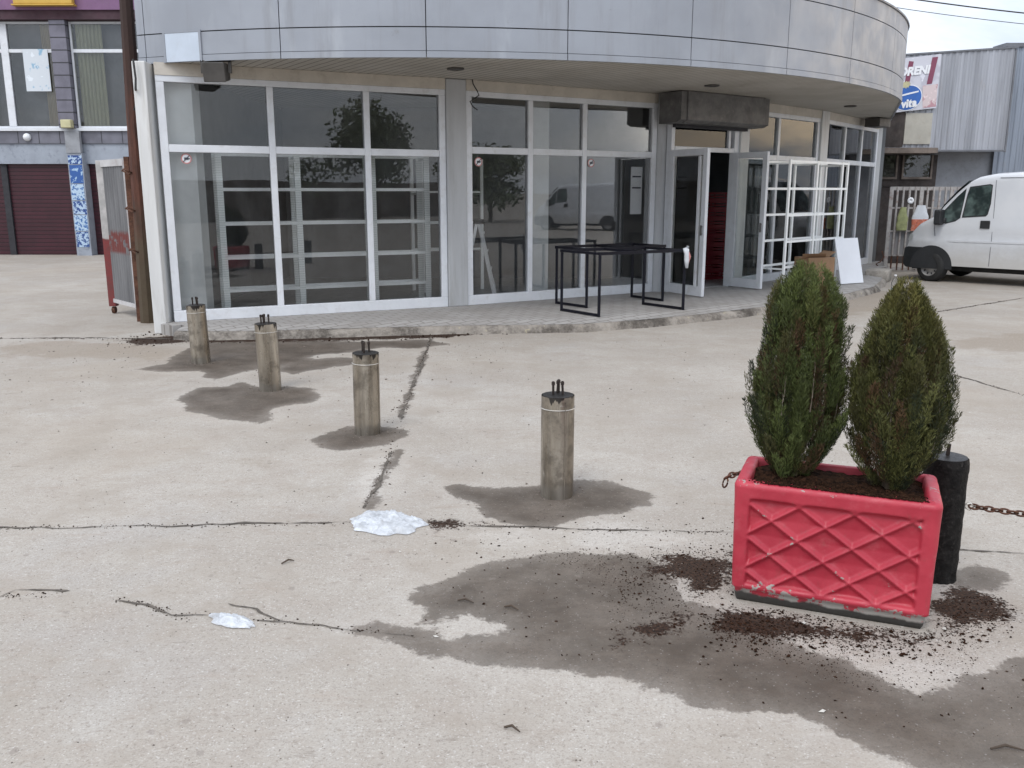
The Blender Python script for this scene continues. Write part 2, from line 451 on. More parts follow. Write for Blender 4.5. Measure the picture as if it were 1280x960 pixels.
WET = [
 [(168,462),(205,455),(225,440),(255,428),(330,424),(445,427),(530,424),(560,430),(520,436),(480,434),(440,441),(400,443),(388,447),(398,453),(360,456),(300,466),(270,475),(255,470),(250,463),(210,465)],
 [(360,452),(430,446),(470,452),(420,458),(365,468),(345,462)],
 [(222,495),(250,485),(290,482),(300,478),(325,485),(360,482),(385,485),(402,492),(395,502),(340,510),(335,515),(342,525),(330,531),(300,527),(260,520),(232,513)],
 [(393,550),(410,540),(440,533),(480,532),(507,536),(510,543),(490,553),(455,562),(420,564),(398,560)],
 [(558,610),(575,606),(600,610),(640,610),(680,606),(720,600),(760,602),(800,612),(817,622),(812,632),(780,640),(745,645),(715,650),(690,660),(640,658),(600,645),(585,630),(575,622)],
 [(515,742),(560,725),(590,705),(640,697),(720,690),(780,692),(815,702),(840,722),(850,740),(870,752),(900,768),(960,785),(1000,808),(1060,822),(1100,850),(1150,872),(1230,835),(1290,822),(1420,840),(1420,1010),(1150,962),(1080,932),(1000,897),(940,890),(870,881),(830,868),(770,850),(700,840),(600,832),(540,820),(480,800),(425,788),(470,776),(530,790),(545,797),(640,790),(635,776),(590,772),(535,775)],
 [(537,420),(545,420),(533,445),(520,480),(505,523),(496,522),(512,480),(525,445)],
 [(495,560),(505,562),(480,610),(465,640),(450,636),(466,608)],
 [(1185,712),(1215,705),(1255,712),(1268,725),(1250,738),(1200,735)],
]
SOIL = [
 [(880,770),(910,758),(960,768),(1090,788),(1150,797),(1165,780),(1172,740),(1195,728),(1235,738),(1265,762),(1250,780),(1190,790),(1120,803),(1010,798),(940,795),(900,785)],
 [(770,805),(800,780),(850,768),(880,768),(860,785),(820,795)],
 [(800,712),(840,695),(918,690),(918,730),(870,742),(845,725)],
 [(380,410),(450,404),(560,410),(632,404),(640,414),(560,422),(460,425),(300,428),(230,428),(235,420),(330,421)],
 [(150,425),(225,418),(240,428),(170,432)],
 [(535,651),(560,648),(600,655),(560,660)],
]
PALE = [
 [(440,575),(480,560),(500,580),(480,625),(455,640),(430,600)],
 [(545,665),(700,650),(800,655),(900,675),(840,690),(700,685),(600,690)],
 [(960,800),(1010,830),(1080,850),(1140,870),(1200,845),(1120,815)],
]
TAN = [
 [(275,575),(310,570),(345,575),(320,582),(285,582)],
 [(0,432),(60,425),(160,430),(300,440),(200,450),(0,445)],
 [(1180,425),(1280,415),(1400,420),(1400,445),(1280,440),(1200,435)],
 [(960,385),(1100,362),(1180,375),(1060,395)],
]
def w(pl): return [G(*p) for p in pl]

def lines(segs):
    out = []
    for a, b, s in segs:
        out.extend(np.arange(a, b, s).tolist())
    return np.array(sorted(set(round(x, 4) for x in out)))
xs = lines([(-600,-100,100), (-100,-20,10), (-20,-7,1), (-7,8,.045), (8,20,1), (20,100,10), (100,601,100)])
ys = lines([(-300,-60,60), (-60,-5,5), (-5,1.9,.7), (1.9,13,.045), (13,30,1), (30,100,10), (100,901,100)])
GX, GY = np.meshgrid(xs, ys)
nx, ny = len(xs), len(ys)
co = np.zeros((nx*ny, 3), np.float32); co[:, 0] = GX.ravel(); co[:, 1] = GY.ravel()
me = bpy.data.meshes.new('ground')
ii, jj = np.meshgrid(np.arange(nx-1), np.arange(ny-1))
base = (jj*nx + ii).ravel()
quads = np.stack([base, base+1, base+nx+1, base+nx], 1)
me.vertices.add(nx*ny); me.vertices.foreach_set('co', co.ravel())
me.loops.add(len(quads)*4); me.loops.foreach_set('vertex_index', quads.ravel())
me.polygons.add(len(quads)); me.polygons.foreach_set('loop_start', np.arange(len(quads))*4)
me.update(calc_edges=True); me.validate()
for nm, pls in (('wet', WET), ('soilmask', SOIL), ('pale', PALE), ('tan', TAN)):
    d = np.full(nx*ny, -1.0)
    for pl in pls:
        d = np.maximum(d, np.clip(poly_sdf(co[:, 0].astype(float), co[:, 1].astype(float), w(pl)), -1, 1))
    a = me.attributes.new(nm, 'FLOAT', 'POINT'); a.data.foreach_set('value', d.astype(np.float32))

def ground_mat():
    t = NT('concrete_yard')
    n_big = t.noise(.55, 5, .6); n_mid = t.noise(2.7, 6, .65); n_fine = t.noise(120, 3, .6); n_f2 = t.noise(38, 5, .7)
    c = t.mix(t.ramp(n_big, .32, .68), (.352, .318, .278), (.436, .403, .360))
    c = t.mix(t.ramp(n_mid, .45, .75, 0, .6), c, (.34, .295, .255))
    c = t.mix(t.ramp(t.noise(.9, 4, .55), .5, .68, 0, .35), c, (.375, .365, .36))
    c = t.mix(t.ramp(t.noise(1.3, 6, .7, None, .6), .54, .7, 0, .5), c, (.46, .44, .41))
    tan = t.ramp(t.math('ADD', t.attr('tan'), t.math('MULTIPLY', t.math('SUBTRACT', n_mid, .5), .7)), -.05, .12, 0, .6)
    c = t.mix(tan, c, (.255, .205, .155))
    pale = t.ramp(t.math('ADD', t.attr('pale'), t.math('MULTIPLY', t.math('SUBTRACT', n_mid, .5), .6)), -.03, .1, 0, .55)
    c = t.mix(pale, c, (.55, .52, .48))
    # aggregate speckle
    v = t.vor(210, out='Color'); vs = t.sep(v)
    c = t.mix(t.ramp(vs[0], .88, .93, 0, .38), c, (.20, .18, .16))
    c = t.mix(t.ramp(vs[1], .955, .975, 0, .5), c, (.62, .60, .575))
    c = t.mix(t.ramp(n_fine, .35, .65, .26, 0), c, (.22, .195, .17))
    c = t.mix(t.ramp(n_f2, .54, .72, 0, .6), c, (.225, .19, .16))
    c = t.mix(t.ramp(t.noise(14, 7, .75), .52, .74, 0, .6), c, (.26, .22, .185))
    c = t.mix(t.ramp(t.noise(4.5, 7, .72, t.map(t.co(), (.5, 1.6, 1))), .54, .72, 0, .45), c, (.30, .245, .20))
    # grit, dust and worn mottling, scuffs and fine scratches
    c = t.mix(t.ramp(t.noise(75, 4, .7), .57, .66, 0, .55), c, (.18, .15, .125))
    c = t.mix(t.ramp(t.noise(55, 4, .7, t.map(t.co(), (.6, 1.2, 1))), .60, .68, 0, .5), c, (.58, .55, .51))
    c = t.mix(t.ramp(t.noise(.45, 6, .65), .48, .66, 0, .45), c, (.325, .275, .22))
    c = t.mix(t.ramp(t.noise(1.9, 8, .72), .46, .66, 0, .62), c, (.31, .272, .230))
    c = t.mix(t.ramp(t.noise(30, 5, .75), .58, .68, 0, .55), c, (.21, .175, .145))
    scr = t.noise(9, 3, .6, t.map(t.co(), (.35, 2.6, 1)), 1.5)
    c = t.mix(t.math('MULTIPLY', t.ramp(t.math('ABSOLUTE', t.math('SUBTRACT', scr, .5)), .0, .012, 1, 0), t.ramp(t.noise(1.6, 3), .5, .62, 0, .5)), c, (.22, .19, .16))
    c = t.mix(t.ramp(t.noise(6, 7, .75), .60, .72, 0, .45), c, (.52, .49, .455))
    sp_ = t.sep(t.vor(11, out='Color')); sd_ = t.vor(11, out='Distance')
    spot = t.math('MULTIPLY', t.ramp(sp_[0], .86, .88), t.ramp(t.math('ADD', sd_, t.math('MULTIPLY', n_f2, .5)), .36, .44, 1, 0))
    c = t.mix(t.math('MULTIPLY', spot, .4), c, (.17, .14, .125))
    # small dark spots and drag marks stretched along x
    sm = t.noise(7, 6, .75, t.map(t.co(), (.55, 1.9, 1)))
    c = t.mix(t.ramp(sm, .62, .69, 0, .55), c, (.20, .17, .145))
    # wet stains with ragged edges
    wob = t.math('ADD', t.math('MULTIPLY', t.math('SUBTRACT', t.noise(4, 8, .68), .5), .24), t.math('MULTIPLY', t.math('SUBTRACT', t.noise(40, 5, .7), .5), .07))
    wd = t.math('ADD', t.attr('wet'), wob)
    wet = t.math('ADD', t.math('MULTIPLY', t.ramp(wd, -.013, .013), .74), t.math('MULTIPLY', t.ramp(wd, -.04, .14), .26))
    wet = t.math('MULTIPLY', wet, t.ramp(t.noise(1.5, 7, .7), .36, .60, .85, 1.0))
    halo = t.ramp(wd, -.16, -.02, 0, .12)
    c = t.mix(halo, c, (.50, .465, .425))
    wc = t.mix(t.ramp(t.noise(3.2, 6, .65), .35, .7), (.060, .046, .035), (.106, .084, .067))
    wc = t.mix(t.ramp(t.noise(22, 6, .75), .5, .7, 0, .6), wc, (.055, .045, .038))
    wc = t.mix(t.ramp(t.noise(9, 6, .7), .60, .72, 0, .5), wc, (.21, .185, .16))
    wc = t.mix(t.ramp(t.noise(1.8, 6, .7), .5, .7, 0, .55), wc, (.150, .125, .104))
    wc = t.mix(t.ramp(vs[0], .82, .92, 0, .5), wc, (.06, .05, .043))
    wc = t.mix(t.ramp(vs[1], .985, .992, 0, .35), wc, (.32, .30, .28))
    c = t.mix(t.math('MULTIPLY', wet, .93), c, wc)
    # spilled soil, broken up by noise
    sd = t.math('ADD', t.attr('soilmask'), t.math('ADD', t.math('MULTIPLY', t.math('SUBTRACT', t.noise(6, 6, .72), .5), .42), t.math('MULTIPLY', t.math('SUBTRACT', t.noise(55, 5, .75), .5), .34)))
    so = t.ramp(sd, -.005, .03)
    c = t.mix(t.math('MULTIPLY', so, .96), c, t.mix(t.ramp(t.noise(80, 4), .35, .65), (.010, .006, .0045), (.050, .026, .016)))
    t.set('Base Color', c)
    t.set('Roughness', t.math('SUBTRACT', .92, t.math('MULTIPLY', wet, .22)))
    t.b.inputs['Specular IOR Level'].default_value = .12
    h = t.math('ADD', t.math('MULTIPLY', n_fine, .35), t.math('ADD', t.math('MULTIPLY', n_f2, .6), t.math('MULTIPLY', so, 1.2)))
    t.bump(h, .35, .012)
    return t.m
me.materials.append(ground_mat())
ground = bpy.data.objects.new('ground', me); COL.objects.link(ground); struct(ground)

# joints and cracks: thin dirt-filled ribbons lying on the slab
def ribbon(mb, pts, wd, wob=.012, step=.025, z=.004):
    P = []
    for a, b in zip(pts[:-1], pts[1:]):
        a = Vector(a); b = Vector(b); n = max(2, int((b-a).length / step))
        P += [a.lerp(b, k/n) for k in range(n)]
    P.append(Vector(pts[-1]))
    rows = []
    for i, p in enumerate(P):
        d = (P[min(i+1, len(P)-1)] - P[max(i-1, 0)]).normalized(); s = Vector((-d.y, d.x))
        q = p + s * (mnoise.noise((p.x*3, p.y*3, 0)) * wob*2.2 + mnoise.noise((p.x*11, p.y*11, 2)) * wob*.9)
        ww = wd * max(.10, .5 + 1.0*mnoise.noise((p.x*5, p.y*5, 3.3)) + .5*mnoise.noise((p.x*19, p.y*19, 7)))
        if i in (0, len(P)-1): ww *= .15
        w2 = ww*max(.15, .8 + 1.3*mnoise.noise((p.x*23, p.y*23, 11))); w1 = ww*max(.15, .8 + 1.3*mnoise.noise((p.x*23, p.y*23, 17)))
        rows.append([(q.x + s.x*w1, q.y + s.y*w1, z), (q.x - s.x*w2, q.y - s.y*w2, z)])
    mb.grid(rows)
jm = mat('joint_dirt', (.10, .085, .07), .95, var=.4, scale=20, bump=.6)
def crack_px(pl, wd, z=.004):
    mb = MB(); ribbon(mb, [Vector((*G(*p),)) for p in pl], wd, z=z)
    return struct(mb.build('ground_crack', jm, fix=False))
crack_px([(-200,664),(0,661),(200,657),(330,655),(440,655)], .011)
crack_px([(535,653),(600,657),(700,661),(820,663),(918,666)], .008)
crack_px([(1190,686),(1280,691),(1400,697)], .009)
crack_px([(-60,752),(0,746),(20,737),(85,741)], .008)
crack_px([(145,750),(185,756),(215,769),(262,770)], .008)
crack_px([(285,755),(320,762),(358,779)], .006)
crack_px([(320,774),(420,786),(520,796)], .005)
crack_px([(540,421),(520,470),(500,525)], .022)
crack_px([(490,565),(470,610),(455,636)], .02)
crack_px([(1190,468),(1230,480),(1290,497),(1380,520)], .012)
crack_px([(1172,390),(1220,382),(1290,371),(1400,355)], .028)
crack_px([(-100,424),(0,423),(120,422),(215,424)], .03)

# ------------------------------------------------------------------ pavement (raised forecourt with kerb)
front = [(-3.75,9.72),(-3.2,9.68),(-2.67,9.74),(-1.73,9.92),(-.74,10.1),(.3,10.17),(.89,10.26),(1.6,10.6),(2.43,11.1),(3.62,11.98),(5.05,13.33),(5.95,14.45),(6.5,15.5),(7.0,16.6)]
back = [(7.75,18.35),(8.1,19.55),(-4.02,19.55),(-4.02,10.05),(-3.85,9.95)]
def pave_mat():
    t = NT('pavement_setts')
    m = t.n.new('ShaderNodeMapping'); m.inputs['Rotation'].default_value = (0, 0, R(-38)); t.l.new(t.co(), m.inputs['Vector'])
    b = t.n.new('ShaderNodeTexBrick'); b.inputs['Scale'].default_value = 1.0
    b.inputs['Brick Width'].default_value = .22; b.inputs['Row Height'].default_value = .11; b.inputs['Mortar Size'].default_value = .008
    b.inputs['Color1'].default_value = (.325, .31, .295, 1); b.inputs['Color2'].default_value = (.36, .345, .33, 1); b.inputs['Mortar'].default_value = (.19, .175, .16, 1)
    t.l.new(m.outputs[0], b.inputs['Vector'])
    c = t.mix(t.ramp(t.noise(2, 5), .4, .7, 0, .5), b.outputs['Color'], (.24, .22, .2))
    t.set('Base Color', c); t.set('Roughness', .8)
    t.bump(t.math('SUBTRACT', 1, b.outputs['Fac']), .6, .008)
    return t.m
def kerb_mat():
    t = NT('kerb_stone')
    c = t.mix(t.ramp(t.noise(6, 6, .7), .3, .7), (.36, .325, .285), (.27, .24, .205))
    c = t.mix(t.ramp(t.noise(1.4, 9, .8), .42, .62, 0, .9), c, (.055, .045, .037))
    c = t.mix(t.ramp(t.noise(9, 5), .62, .7, 0, .7), c, (.45, .40, .28))
    t.set('Base Color', c); t.set('Roughness', .9); t.bump(t.noise(25, 6, .7), .9, .03); return t.m
mb = MB()
inner = []
for i, p in enumerate(front):
    a = Vector(front[max(i-1, 0)]); b = Vector(front[min(i+1, len(front)-1)])
    d = (b-a).normalized(); inner.append((p[0] - d.y*.30, p[1] + d.x*.30))
mb.prism(inner + back, 0.0, .12)
pm_ = pave_mat()
struct(mb.build('pavement', pm_))
mb = MB(); ext = [(p[0], p[1]) for p in front]; rows = [[], []]
for i, p in enumerate(front):
    a = Vector(front[max(i-1, 0)]); b = Vector(front[min(i+1, len(front)-1)]); d = (b-a).normalized()
    rows[0].append((p[0] - d.y*.302, p[1] + d.x*.302, .1215)); rows[1].append((p[0] - d.y*.05, p[1] + d.x*.05, .090))
mb.grid(rows); struct(mb.build('pavement', pm_))
# kerb with a broken, wavy edge
rows = []
seg = []
for a, b in zip(front[:-1], front[1:]):
    n = max(2, int((Vector(b)-Vector(a)).length/.06))
    seg += [(Vector(a).lerp(Vector(b), k/n)) for k in range(n)]
seg.append(Vector(front[-1]))
for i, p in enumerate(seg):
    d = (seg[min(i+1, len(seg)-1)] - seg[max(i-1, 0)]).normalized(); nrm = Vector((d.y, -d.x))
    j = mnoise.noise((p.x*2.3, p.y*2.3, 0)); j2 = mnoise.noise((p.x*9, p.y*9, 5))
    e = .03*j + .02*j2; h = .090 - max(0, .03*j2 + .03*j)
    o_ = p + nrm*e
    h = min(h, .086); rows.append([(p.x - nrm.x*.075, p.y - nrm.y*.075, .05), (p.x - nrm.x*.068, p.y - nrm.y*.068, .0925), (o_.x - nrm.x*.03, o_.y - nrm.y*.03, h), (o_.x, o_.y, h - .025), (o_.x + nrm.x*.012, o_.y + nrm.y*.012, .03), (o_.x + nrm.x*.03, o_.y + nrm.y*.03, -.01)])
km = MB(); km.smooth = True; km.grid(rows)
struct(km.build('kerb', kerb_mat()))

# ------------------------------------------------------------------ showroom building
CX, CY, CR = -1.241, 17.951, 8.113
def arc(deg, r=CR): return (CX + r*math.cos(R(deg)), CY + r*math.sin(R(deg)))
show = thing('showroom_building', 'rounded corner showroom with grey panelled fascia and white framed shop windows', 'building', (0, 14, 0))

A0 = -111.0; A1 = -24.2
end_arc = arc(A1); FARX, FARY = 7.98, 19.5
# fascia panels (curved), each panel slightly tilted gaps show the dark backing
edges = [A0, -110.2] + [-98.65 + 10.87*k for k in range(0, 7)] + [A1]
edges = [A0, -110.2, -98.6, -87.6, -76.9, -66.35, -55.9, -46.0, -34.4, A1]
rowz = [(2.985, 3.05), (3.056, 3.284), (3.296, 3.852), (3.864, 4.10)]
fb = MB(); fb.smooth = False
def panel_quad(pts_out, z0, z1, th, mbx):
    n = len(pts_out)
    outer = [Vector(p) for p in pts_out]
    vs = []
    for i, p in enumerate(outer):
        d = (outer[min(i+1, n-1)] - outer[max(i-1, 0)]).normalized(); inn = Vector((-d.y, d.x))
        q = p + inn*th
        vs += [(p.x, p.y, z0), (p.x, p.y, z1), (q.x, q.y, z1), (q.x, q.y, z0)]
    fs = []
    for i in range(n-1):
        a = i*4; b = a+4
        fs += [(a, b, b+1, a+1), (a+1, b+1, b+2, a+2), (a+2, b+2, b+3, a+3), (a+3, b+3, b, a)]
    fs += [(0, 1, 2, 3), ((n-1)*4+3, (n-1)*4+2, (n-1)*4+1, (n-1)*4)]
    mbx.add(vs, fs)
gap = math.degrees(.005 / CR)
for (z0, z1) in rowz:
    for a, b in zip(edges[:-1], edges[1:]):
        n = max(2, int((b-a)/1.2))
        panel_quad([arc(a + gap + (b-a-2*gap)*k/n, CR + (.006 if z0 < 3 else 0)) for k in range(n+1)], z0, z1, .03, fb)
    # straight run and left return
    ea = Vector(end_arc); eb = Vector((FARX, FARY))
    for k in range(3):
        p = ea.lerp(eb, k/3 + .002); q = ea.lerp(eb, (k+1)/3 - .002)
        panel_quad([p, q], z0, z1, .03, fb)
    l0 = Vector(arc(A0)); 
    for k in range(4):
        p = Vector((l0.x, 19.5)).lerp(l0, k/4 + .002); q = Vector((l0.x, 19.5)).lerp(l0, (k+1)/4 - .001)
        panel_quad([p, q], z0, z1, .03, fb)
fas = fb.build('fascia', M['fascia'], show)
bk = MB()
outl = [arc(A0 + (A1-A0)*k/70, CR - .035) for k in range(71)] + [(FARX - .04, FARY - .02), (arc(A0)[0] + .035, FARY - .02)]
bk.prism(outl, 3.03, 4.07)
bk.build('fascia_backing', M['joint'], show)
rb = MB()
panel_quad([arc(A0 + (A1-A0)*k/70, CR + .02) for k in range(71)] + [(FARX + .02, FARY)], 4.102, 4.125, .25, rb)
rb.build('roof_rim', M['rim'], show)
sb = MB(); sb.prism([arc(A0 + (A1-A0)*k/70, CR - .033) for k in range(71)] + [(FARX - .035, FARY - .02), (arc(A0)[0] + .033, FARY - .02)], 2.995, 3.028)
sb.build('soffit', M['soffit'], show)
ap = MB(); panel_quad([arc(-108.25 + 3*k/3, CR + .012) for k in range(4)], 2.99, 3.285, .02, ap)
ap.build('access_panel', mat('pale_blue_panel', (.50, .56, .64), .4, var=.06, dirt=(.4, .42, .45)), show)
apf = MB()
for z0, z1, a, b in ((3.286, 3.305, -108.45, -105.05), (2.985, 3.286, -108.45, -108.26), (2.985, 3.286, -105.24, -105.05)):
    panel_quad([arc(a + (b-a)*k/3, CR + .016) for k in range(4)], z0, z1, .02, apf)
apf.build('access_panel_trim', M['fascia'], show)

# facade polyline
FP = [(-3.94,10.26),(-.86,11.69),(-.61,11.82),(2.1,13.48),(2.3,13.42),(3.5,14.28),(3.66,14.45),(5.38,16.18),(5.58,16.4),(7.5,18.9)]
ZB, ZT = .12, 2.86
def seg_frame(A, B):
    A = Vector((*A, 0)); B = Vector((*B, 0)); e = (B-A); L = e.length; e.normalize(); n = Vector((e.y, -e.x, 0))
    return A, e, n, L
UZ = Vector((0,0,1))
def window(A, B, mull, transom, sill=.13, head=.07, side=.085, mw=.075, z0=ZB, z1=ZT, gl='glass', tw=.085, depth=.09, name='window', upper_mull=None):
    A, e, n, L = seg_frame(A, B)
    fr = MB()
    def hb(t0, t1, zc, h, d=depth, off=0): fr.obox(A + e*((t0+t1)/2) + n*off + UZ*zc, e, n, UZ, t1-t0, d, h)
    def vb(t, wd, za, zb, d=depth, off=0): fr.obox(A + e*t + n*off + UZ*((za+zb)/2), e, n, UZ, wd, d, zb-za)
    hb(0, L, z0 + sill/2, sill, depth+.004); hb(0, L, z1 - head/2, head, depth+.004)
    vb(side/2, side, z0+sill, z1-head); vb(L-side/2, side, z0+sill, z1-head)
    for t in mull: vb(L*t, mw, z0+sill, z1-head, depth-.006)
    ts = [side] + [L*t for t in mull] + [L-side]
    if transom:
        for i in range(len(ts)-1):
            a = ts[i] + (mw/2 if i else 0); b = ts[i+1] - (mw/2 if i < len(ts)-2 else 0)
            hb(a, b, transom, tw, depth-.01)
    # thin glazing beads
    f = fr.build(name, M['white_frame'], show, bevel=.006)
    gb = MB()
    for i in range(len(ts)-1):
        a = ts[i] - .02; b = ts[i+1] + .02
        if i: a = ts[i] + .002
        if i < len(ts)-2: b = ts[i+1] - .002
        for za, zb in (((z0+sill-.02, transom-.002), (transom+.002, z1-head+.02)) if transom else ((z0+sill-.02, z1-head+.02),)):
            c = A + e*((a+b)/2) + UZ*((za+zb)/2)
            gb.obox(c, e, n, UZ, b-a, .008, zb-za)
    gb.build('pane', M[gl], f)
    return f
window(FP[0], FP[1], [.362, .70], 2.08)
window(FP[2], FP[3], [.31, .592], 2.13)
window(FP[6], FP[7], [.42], 2.15, gl='glass_green')
window(FP[8], FP[9], [.34, .67], 2.15, gl='glass_green')
# beam over windows
for i in (0, 2, 6, 8):
    A, e, n, L = seg_frame(FP[i], FP[i+1]); bm_ = MB()
    bm_.obox(A + e*(L/2) - n*.01 + UZ*2.926, e, n, UZ, L, .13, .132)
    bm_.build('lintel', M['beige'], show)
# pillars
pl = MB(); pl.box(-4.13, -3.985, 10.12, 10.5, 0, 2.99); pl.build('corner_pillar', M['white_wall'], show, bevel=.01)
pl = MB()
A, e, n, L = seg_frame(FP[1], FP[2]); pl.obox(A + e*(L/2) - n*.03 + UZ*1.555, e, n, UZ, L-.004, .2, 2.87)
pl.build('pillar', M['grey_pillar'], show, bevel=.01)
pl = MB(); pl.smooth = True; pl.lathe([(.12, .12), (.12, 2.99)], (2.19, 13.56, 0), 24, cap=False); pl.build('round_pillar', M['grey_pillar'], show)
pl = MB()
A, e, n, L = seg_frame(FP[5], FP[6]); pl.obox(A + e*(L/2) + UZ*1.555, e, n, UZ, L+.02, .16, 2.87); pl.build('pillar', M['white_wall'], show)
A, e, n, L = seg_frame(FP[7], FP[8]); pl = MB(); pl.obox(A + e*(L/2) + UZ*1.555, e, n, UZ, L-.004, .16, 2.87); pl.build('pillar', M['white_wall'], show)
pl = MB(); pl.box(7.47, 7.62, 18.88, 19.1, .12, 2.99); pl.build('pillar', M['white_wall'], show)
# entrance
A, e, n, L = seg_frame(FP[4], FP[5])
fr = MB()
fr.obox(A + e*.035 + UZ*1.35, e, n, UZ, .07, .1, 2.46); fr.obox(A + e*(L-.05) + UZ*1.35, e, n, UZ, .10, .1, 2.46)
fr.obox(A + e*(L/2) + UZ*2.225, e, n, UZ, L-.17, .09, .07); fr.obox(A + e*(L/2) + UZ*2.56, e, n, UZ, L-.17, .09, .06)
fr.obox(A + e*(L*.86) + UZ*2.395, e, n, UZ, .05, .085, .27)
f = fr.build('door_frame', M['white_frame'], show, bevel=.006)
g = MB(); g.obox(A + e*(L*.44) + UZ*2.395, e, n, UZ, L*.8, .008, .29); g.build('pane', M['glass'], f)
wl = MB(); wl.obox(A + e*(L/2) + UZ*2.79 - n*.02, e, n, UZ, L, .1, .4); wl.build('lintel', M['beige'], show)
def door_leaf(h, dirv, Wd, H=2.06, extra=0):
    h = Vector((*h, 0)); d = Vector((*dirv, 0)).normalized(); nn = Vector((d.y, -d.x, 0))
    st = .085; z0 = .135
    fb = MB()
    for t in (st/2, Wd-st/2): fb.obox(h + d*t + UZ*(z0+H/2), d, nn, UZ, st, .055, H)
    fb.obox(h + d*(Wd/2) + UZ*(z0+.07), d, nn, UZ, Wd-2*st, .05, .14)
    fb.obox(h + d*(Wd/2) + UZ*(z0+H-.045), d, nn, UZ, Wd-2*st, .05, .09)
    if extra: fb.obox(h + d*(Wd*extra) + UZ*(z0+H/2), d, nn, UZ, .05, .05, H-.2)
    o = fb.build('door', M['white_frame'], show, bevel=.005)
    gb = MB(); gb.obox(h + d*(Wd/2) + UZ*(z0+H/2), d, nn, UZ, Wd-2*st+.02, .008, H-.2); gb.build('pane', M['glass_green'], o)
    hb = MB()
    for s in (1, -1):
        c = h + d*(Wd-st/2) + nn*s*.05
        hb.bar(c + UZ*1.0, c + UZ*1.14, .02); hb.bar(c + UZ*1.02, c - nn*s*.03 + UZ*1.02, .012); hb.bar(c + UZ*1.12, c - nn*s*.03 + UZ*1.12, .012)
    hb.build('handle', M['lamp_dark'], o)
    return o
door_leaf((2.33, 13.35), (.40, -.70), .80, extra=.80)
door_leaf((3.47, 14.2), (.36, -.50), .64)
# extra stile of the folding half behind the left leaf
mbx = MB(); p = Vector((2.60, 13.05, 0))
# roller shutter box
A, e, n, L = seg_frame((2.48, 13.0), (3.85, 14.03))
prof = [(0, 2.60), (0, 2.99), (-.44, 2.99), (-.44, 2.56), (-.06, 2.56)]
sh = MB(); sh.extrude([A + n*y + UZ*z for y, z in prof], e*L)
prof2 = [(-.02, 2.60), (-.02, 2.98), (-.44, 2.98), (-.44, 2.56), (-.12, 2.56)]
so = sh.build('shutter_box', M['dark_box'], show, bevel=.01)
for t in (-.12, L+.0):
    ca = MB(); ca.extrude([A + e*t + n*y + UZ*z for y, z in prof2], e*.12); ca.build('end_cap', M['dark_box'], so)
gr = MB(); gr.obox(A + e*(L/2) - n*.30 + UZ*2.54, e, n, UZ, L-.1, .06, .05); gr.build('shutter_bar', M['joint'], so)
for X, Y in ((-.65, 10.75), (2.67, 12.4), (5.60, 15.3)):
    lb = MB(); lb.smooth = True; lb.lathe([(.10, 2.994), (.10, 2.980), (.085, 2.976), (.07, 2.985)], (X, Y, 0), 20)
    lb.build('recessed_light', M['lamp_dark'], show)
# room behind the glass
fl = MB(); fl.prism([FP[0], FP[1], FP[3], FP[5], FP[7], FP[9], (7.6, 19.4), (-4.0, 19.4)], .1205, .126); fl.build('floor', M['room_floor'], show)
rw = MB(); rw.box(-4.13, 7.9, 19.4, 19.55, 0, 2.99); rw.build('back_wall', M['room_dark'], show)
rw = MB(); rw.box(-3.95, -3.63, 10.50, 10.75, .127, 2.99); rw.build('side_wall', M['room_white'], show)
rw = MB(); rw.box(-4.13, -3.98, 10.505, 19.398, 0, 2.99); rw.build('side_wall', M['room_dark'], show)
rw = MB(); rw.box(7.5, 7.65, 19.1, 19.398, .12, 2.99); rw.build('side_wall', M['white_wall'], show)
rw = MB(); rw.box(.25, .55, 13.6, 13.9, .126, 2.99); rw.build('column', M['room_white'], show)
rw = MB(); rw.box(2.46, 2.93, 14.15, 14.19, .127, 2.99); rw.build('partition', M['room_grey'], show)  # pale panel added behind the left door leaf so its glass reads lighter
rw = MB(); rw.box(4.2, 5.2, 17.2, 17.28, .127, 2.99); rw.build('partition', M['room_grey'], show)  # second pale panel, added to lighten what shows through the right leaf
rw = MB(); rw.box(-3.9, 3.0, 15.6, 15.72, .126, 2.99); rw.build('partition', M['room_dark'], show)
for ia, ib, lst in ((6, 7, ((.36, .62, .2), (.95, .12, .15), (1.35, .5, .25), (2.1, .3, .2))), (8, 9, ((.45, .55, .2), (1.15, .5, .3), (1.8, .3, .2), (2.5, .75, .25)))):
    A, e, n, L = seg_frame(FP[ia], FP[ib])
    for t, wd, dd in lst:
        rw = MB(); rw.obox(A + e*t - n*dd + UZ*1.5, e, n, UZ, wd, .03, 2.6); rw.build('pale_panel', M['room_white'], show)  # pale strips in the first bay; second bay's panels added to brighten dark panes
# things on and under the facade
fd = thing('floodlight', 'dark boxy floodlight hung under the soffit over the left shop window', 'lamp', (-3.2, 10.12, 2.76))
b = MB(); b.extrude([(-3.33, 10.0, 2.96), (-3.33, 10.22, 2.96), (-3.33, 10.22, 2.80), (-3.33, 10.04, 2.76)], (.24, 0, 0)); b.build('housing', M['lamp_dark'], fd, bevel=.01)
b = MB(); b.bar((-3.36, 10.12, 2.995), (-3.36, 10.12, 2.86), .03); b.bar((-3.06, 10.12, 2.995), (-3.06, 10.12, 2.86), .03); b.bar((-3.375, 10.12, 2.985), (-3.045, 10.12, 2.985), .03, .015); b.build('bracket', M['lamp_dark'], fd)
fd2 = thing('floodlight', 'dark boxy floodlight under the right end of the curved soffit', 'lamp', (7.0, 17.6, 2.8))
b = MB(); b.obox((7.05, 17.75, 2.90), (.7,.7,0), (.7,-.7,0), (0,0,1), .5, .3, .16); b.build('housing', M['lamp_dark'], fd2, bevel=.01)

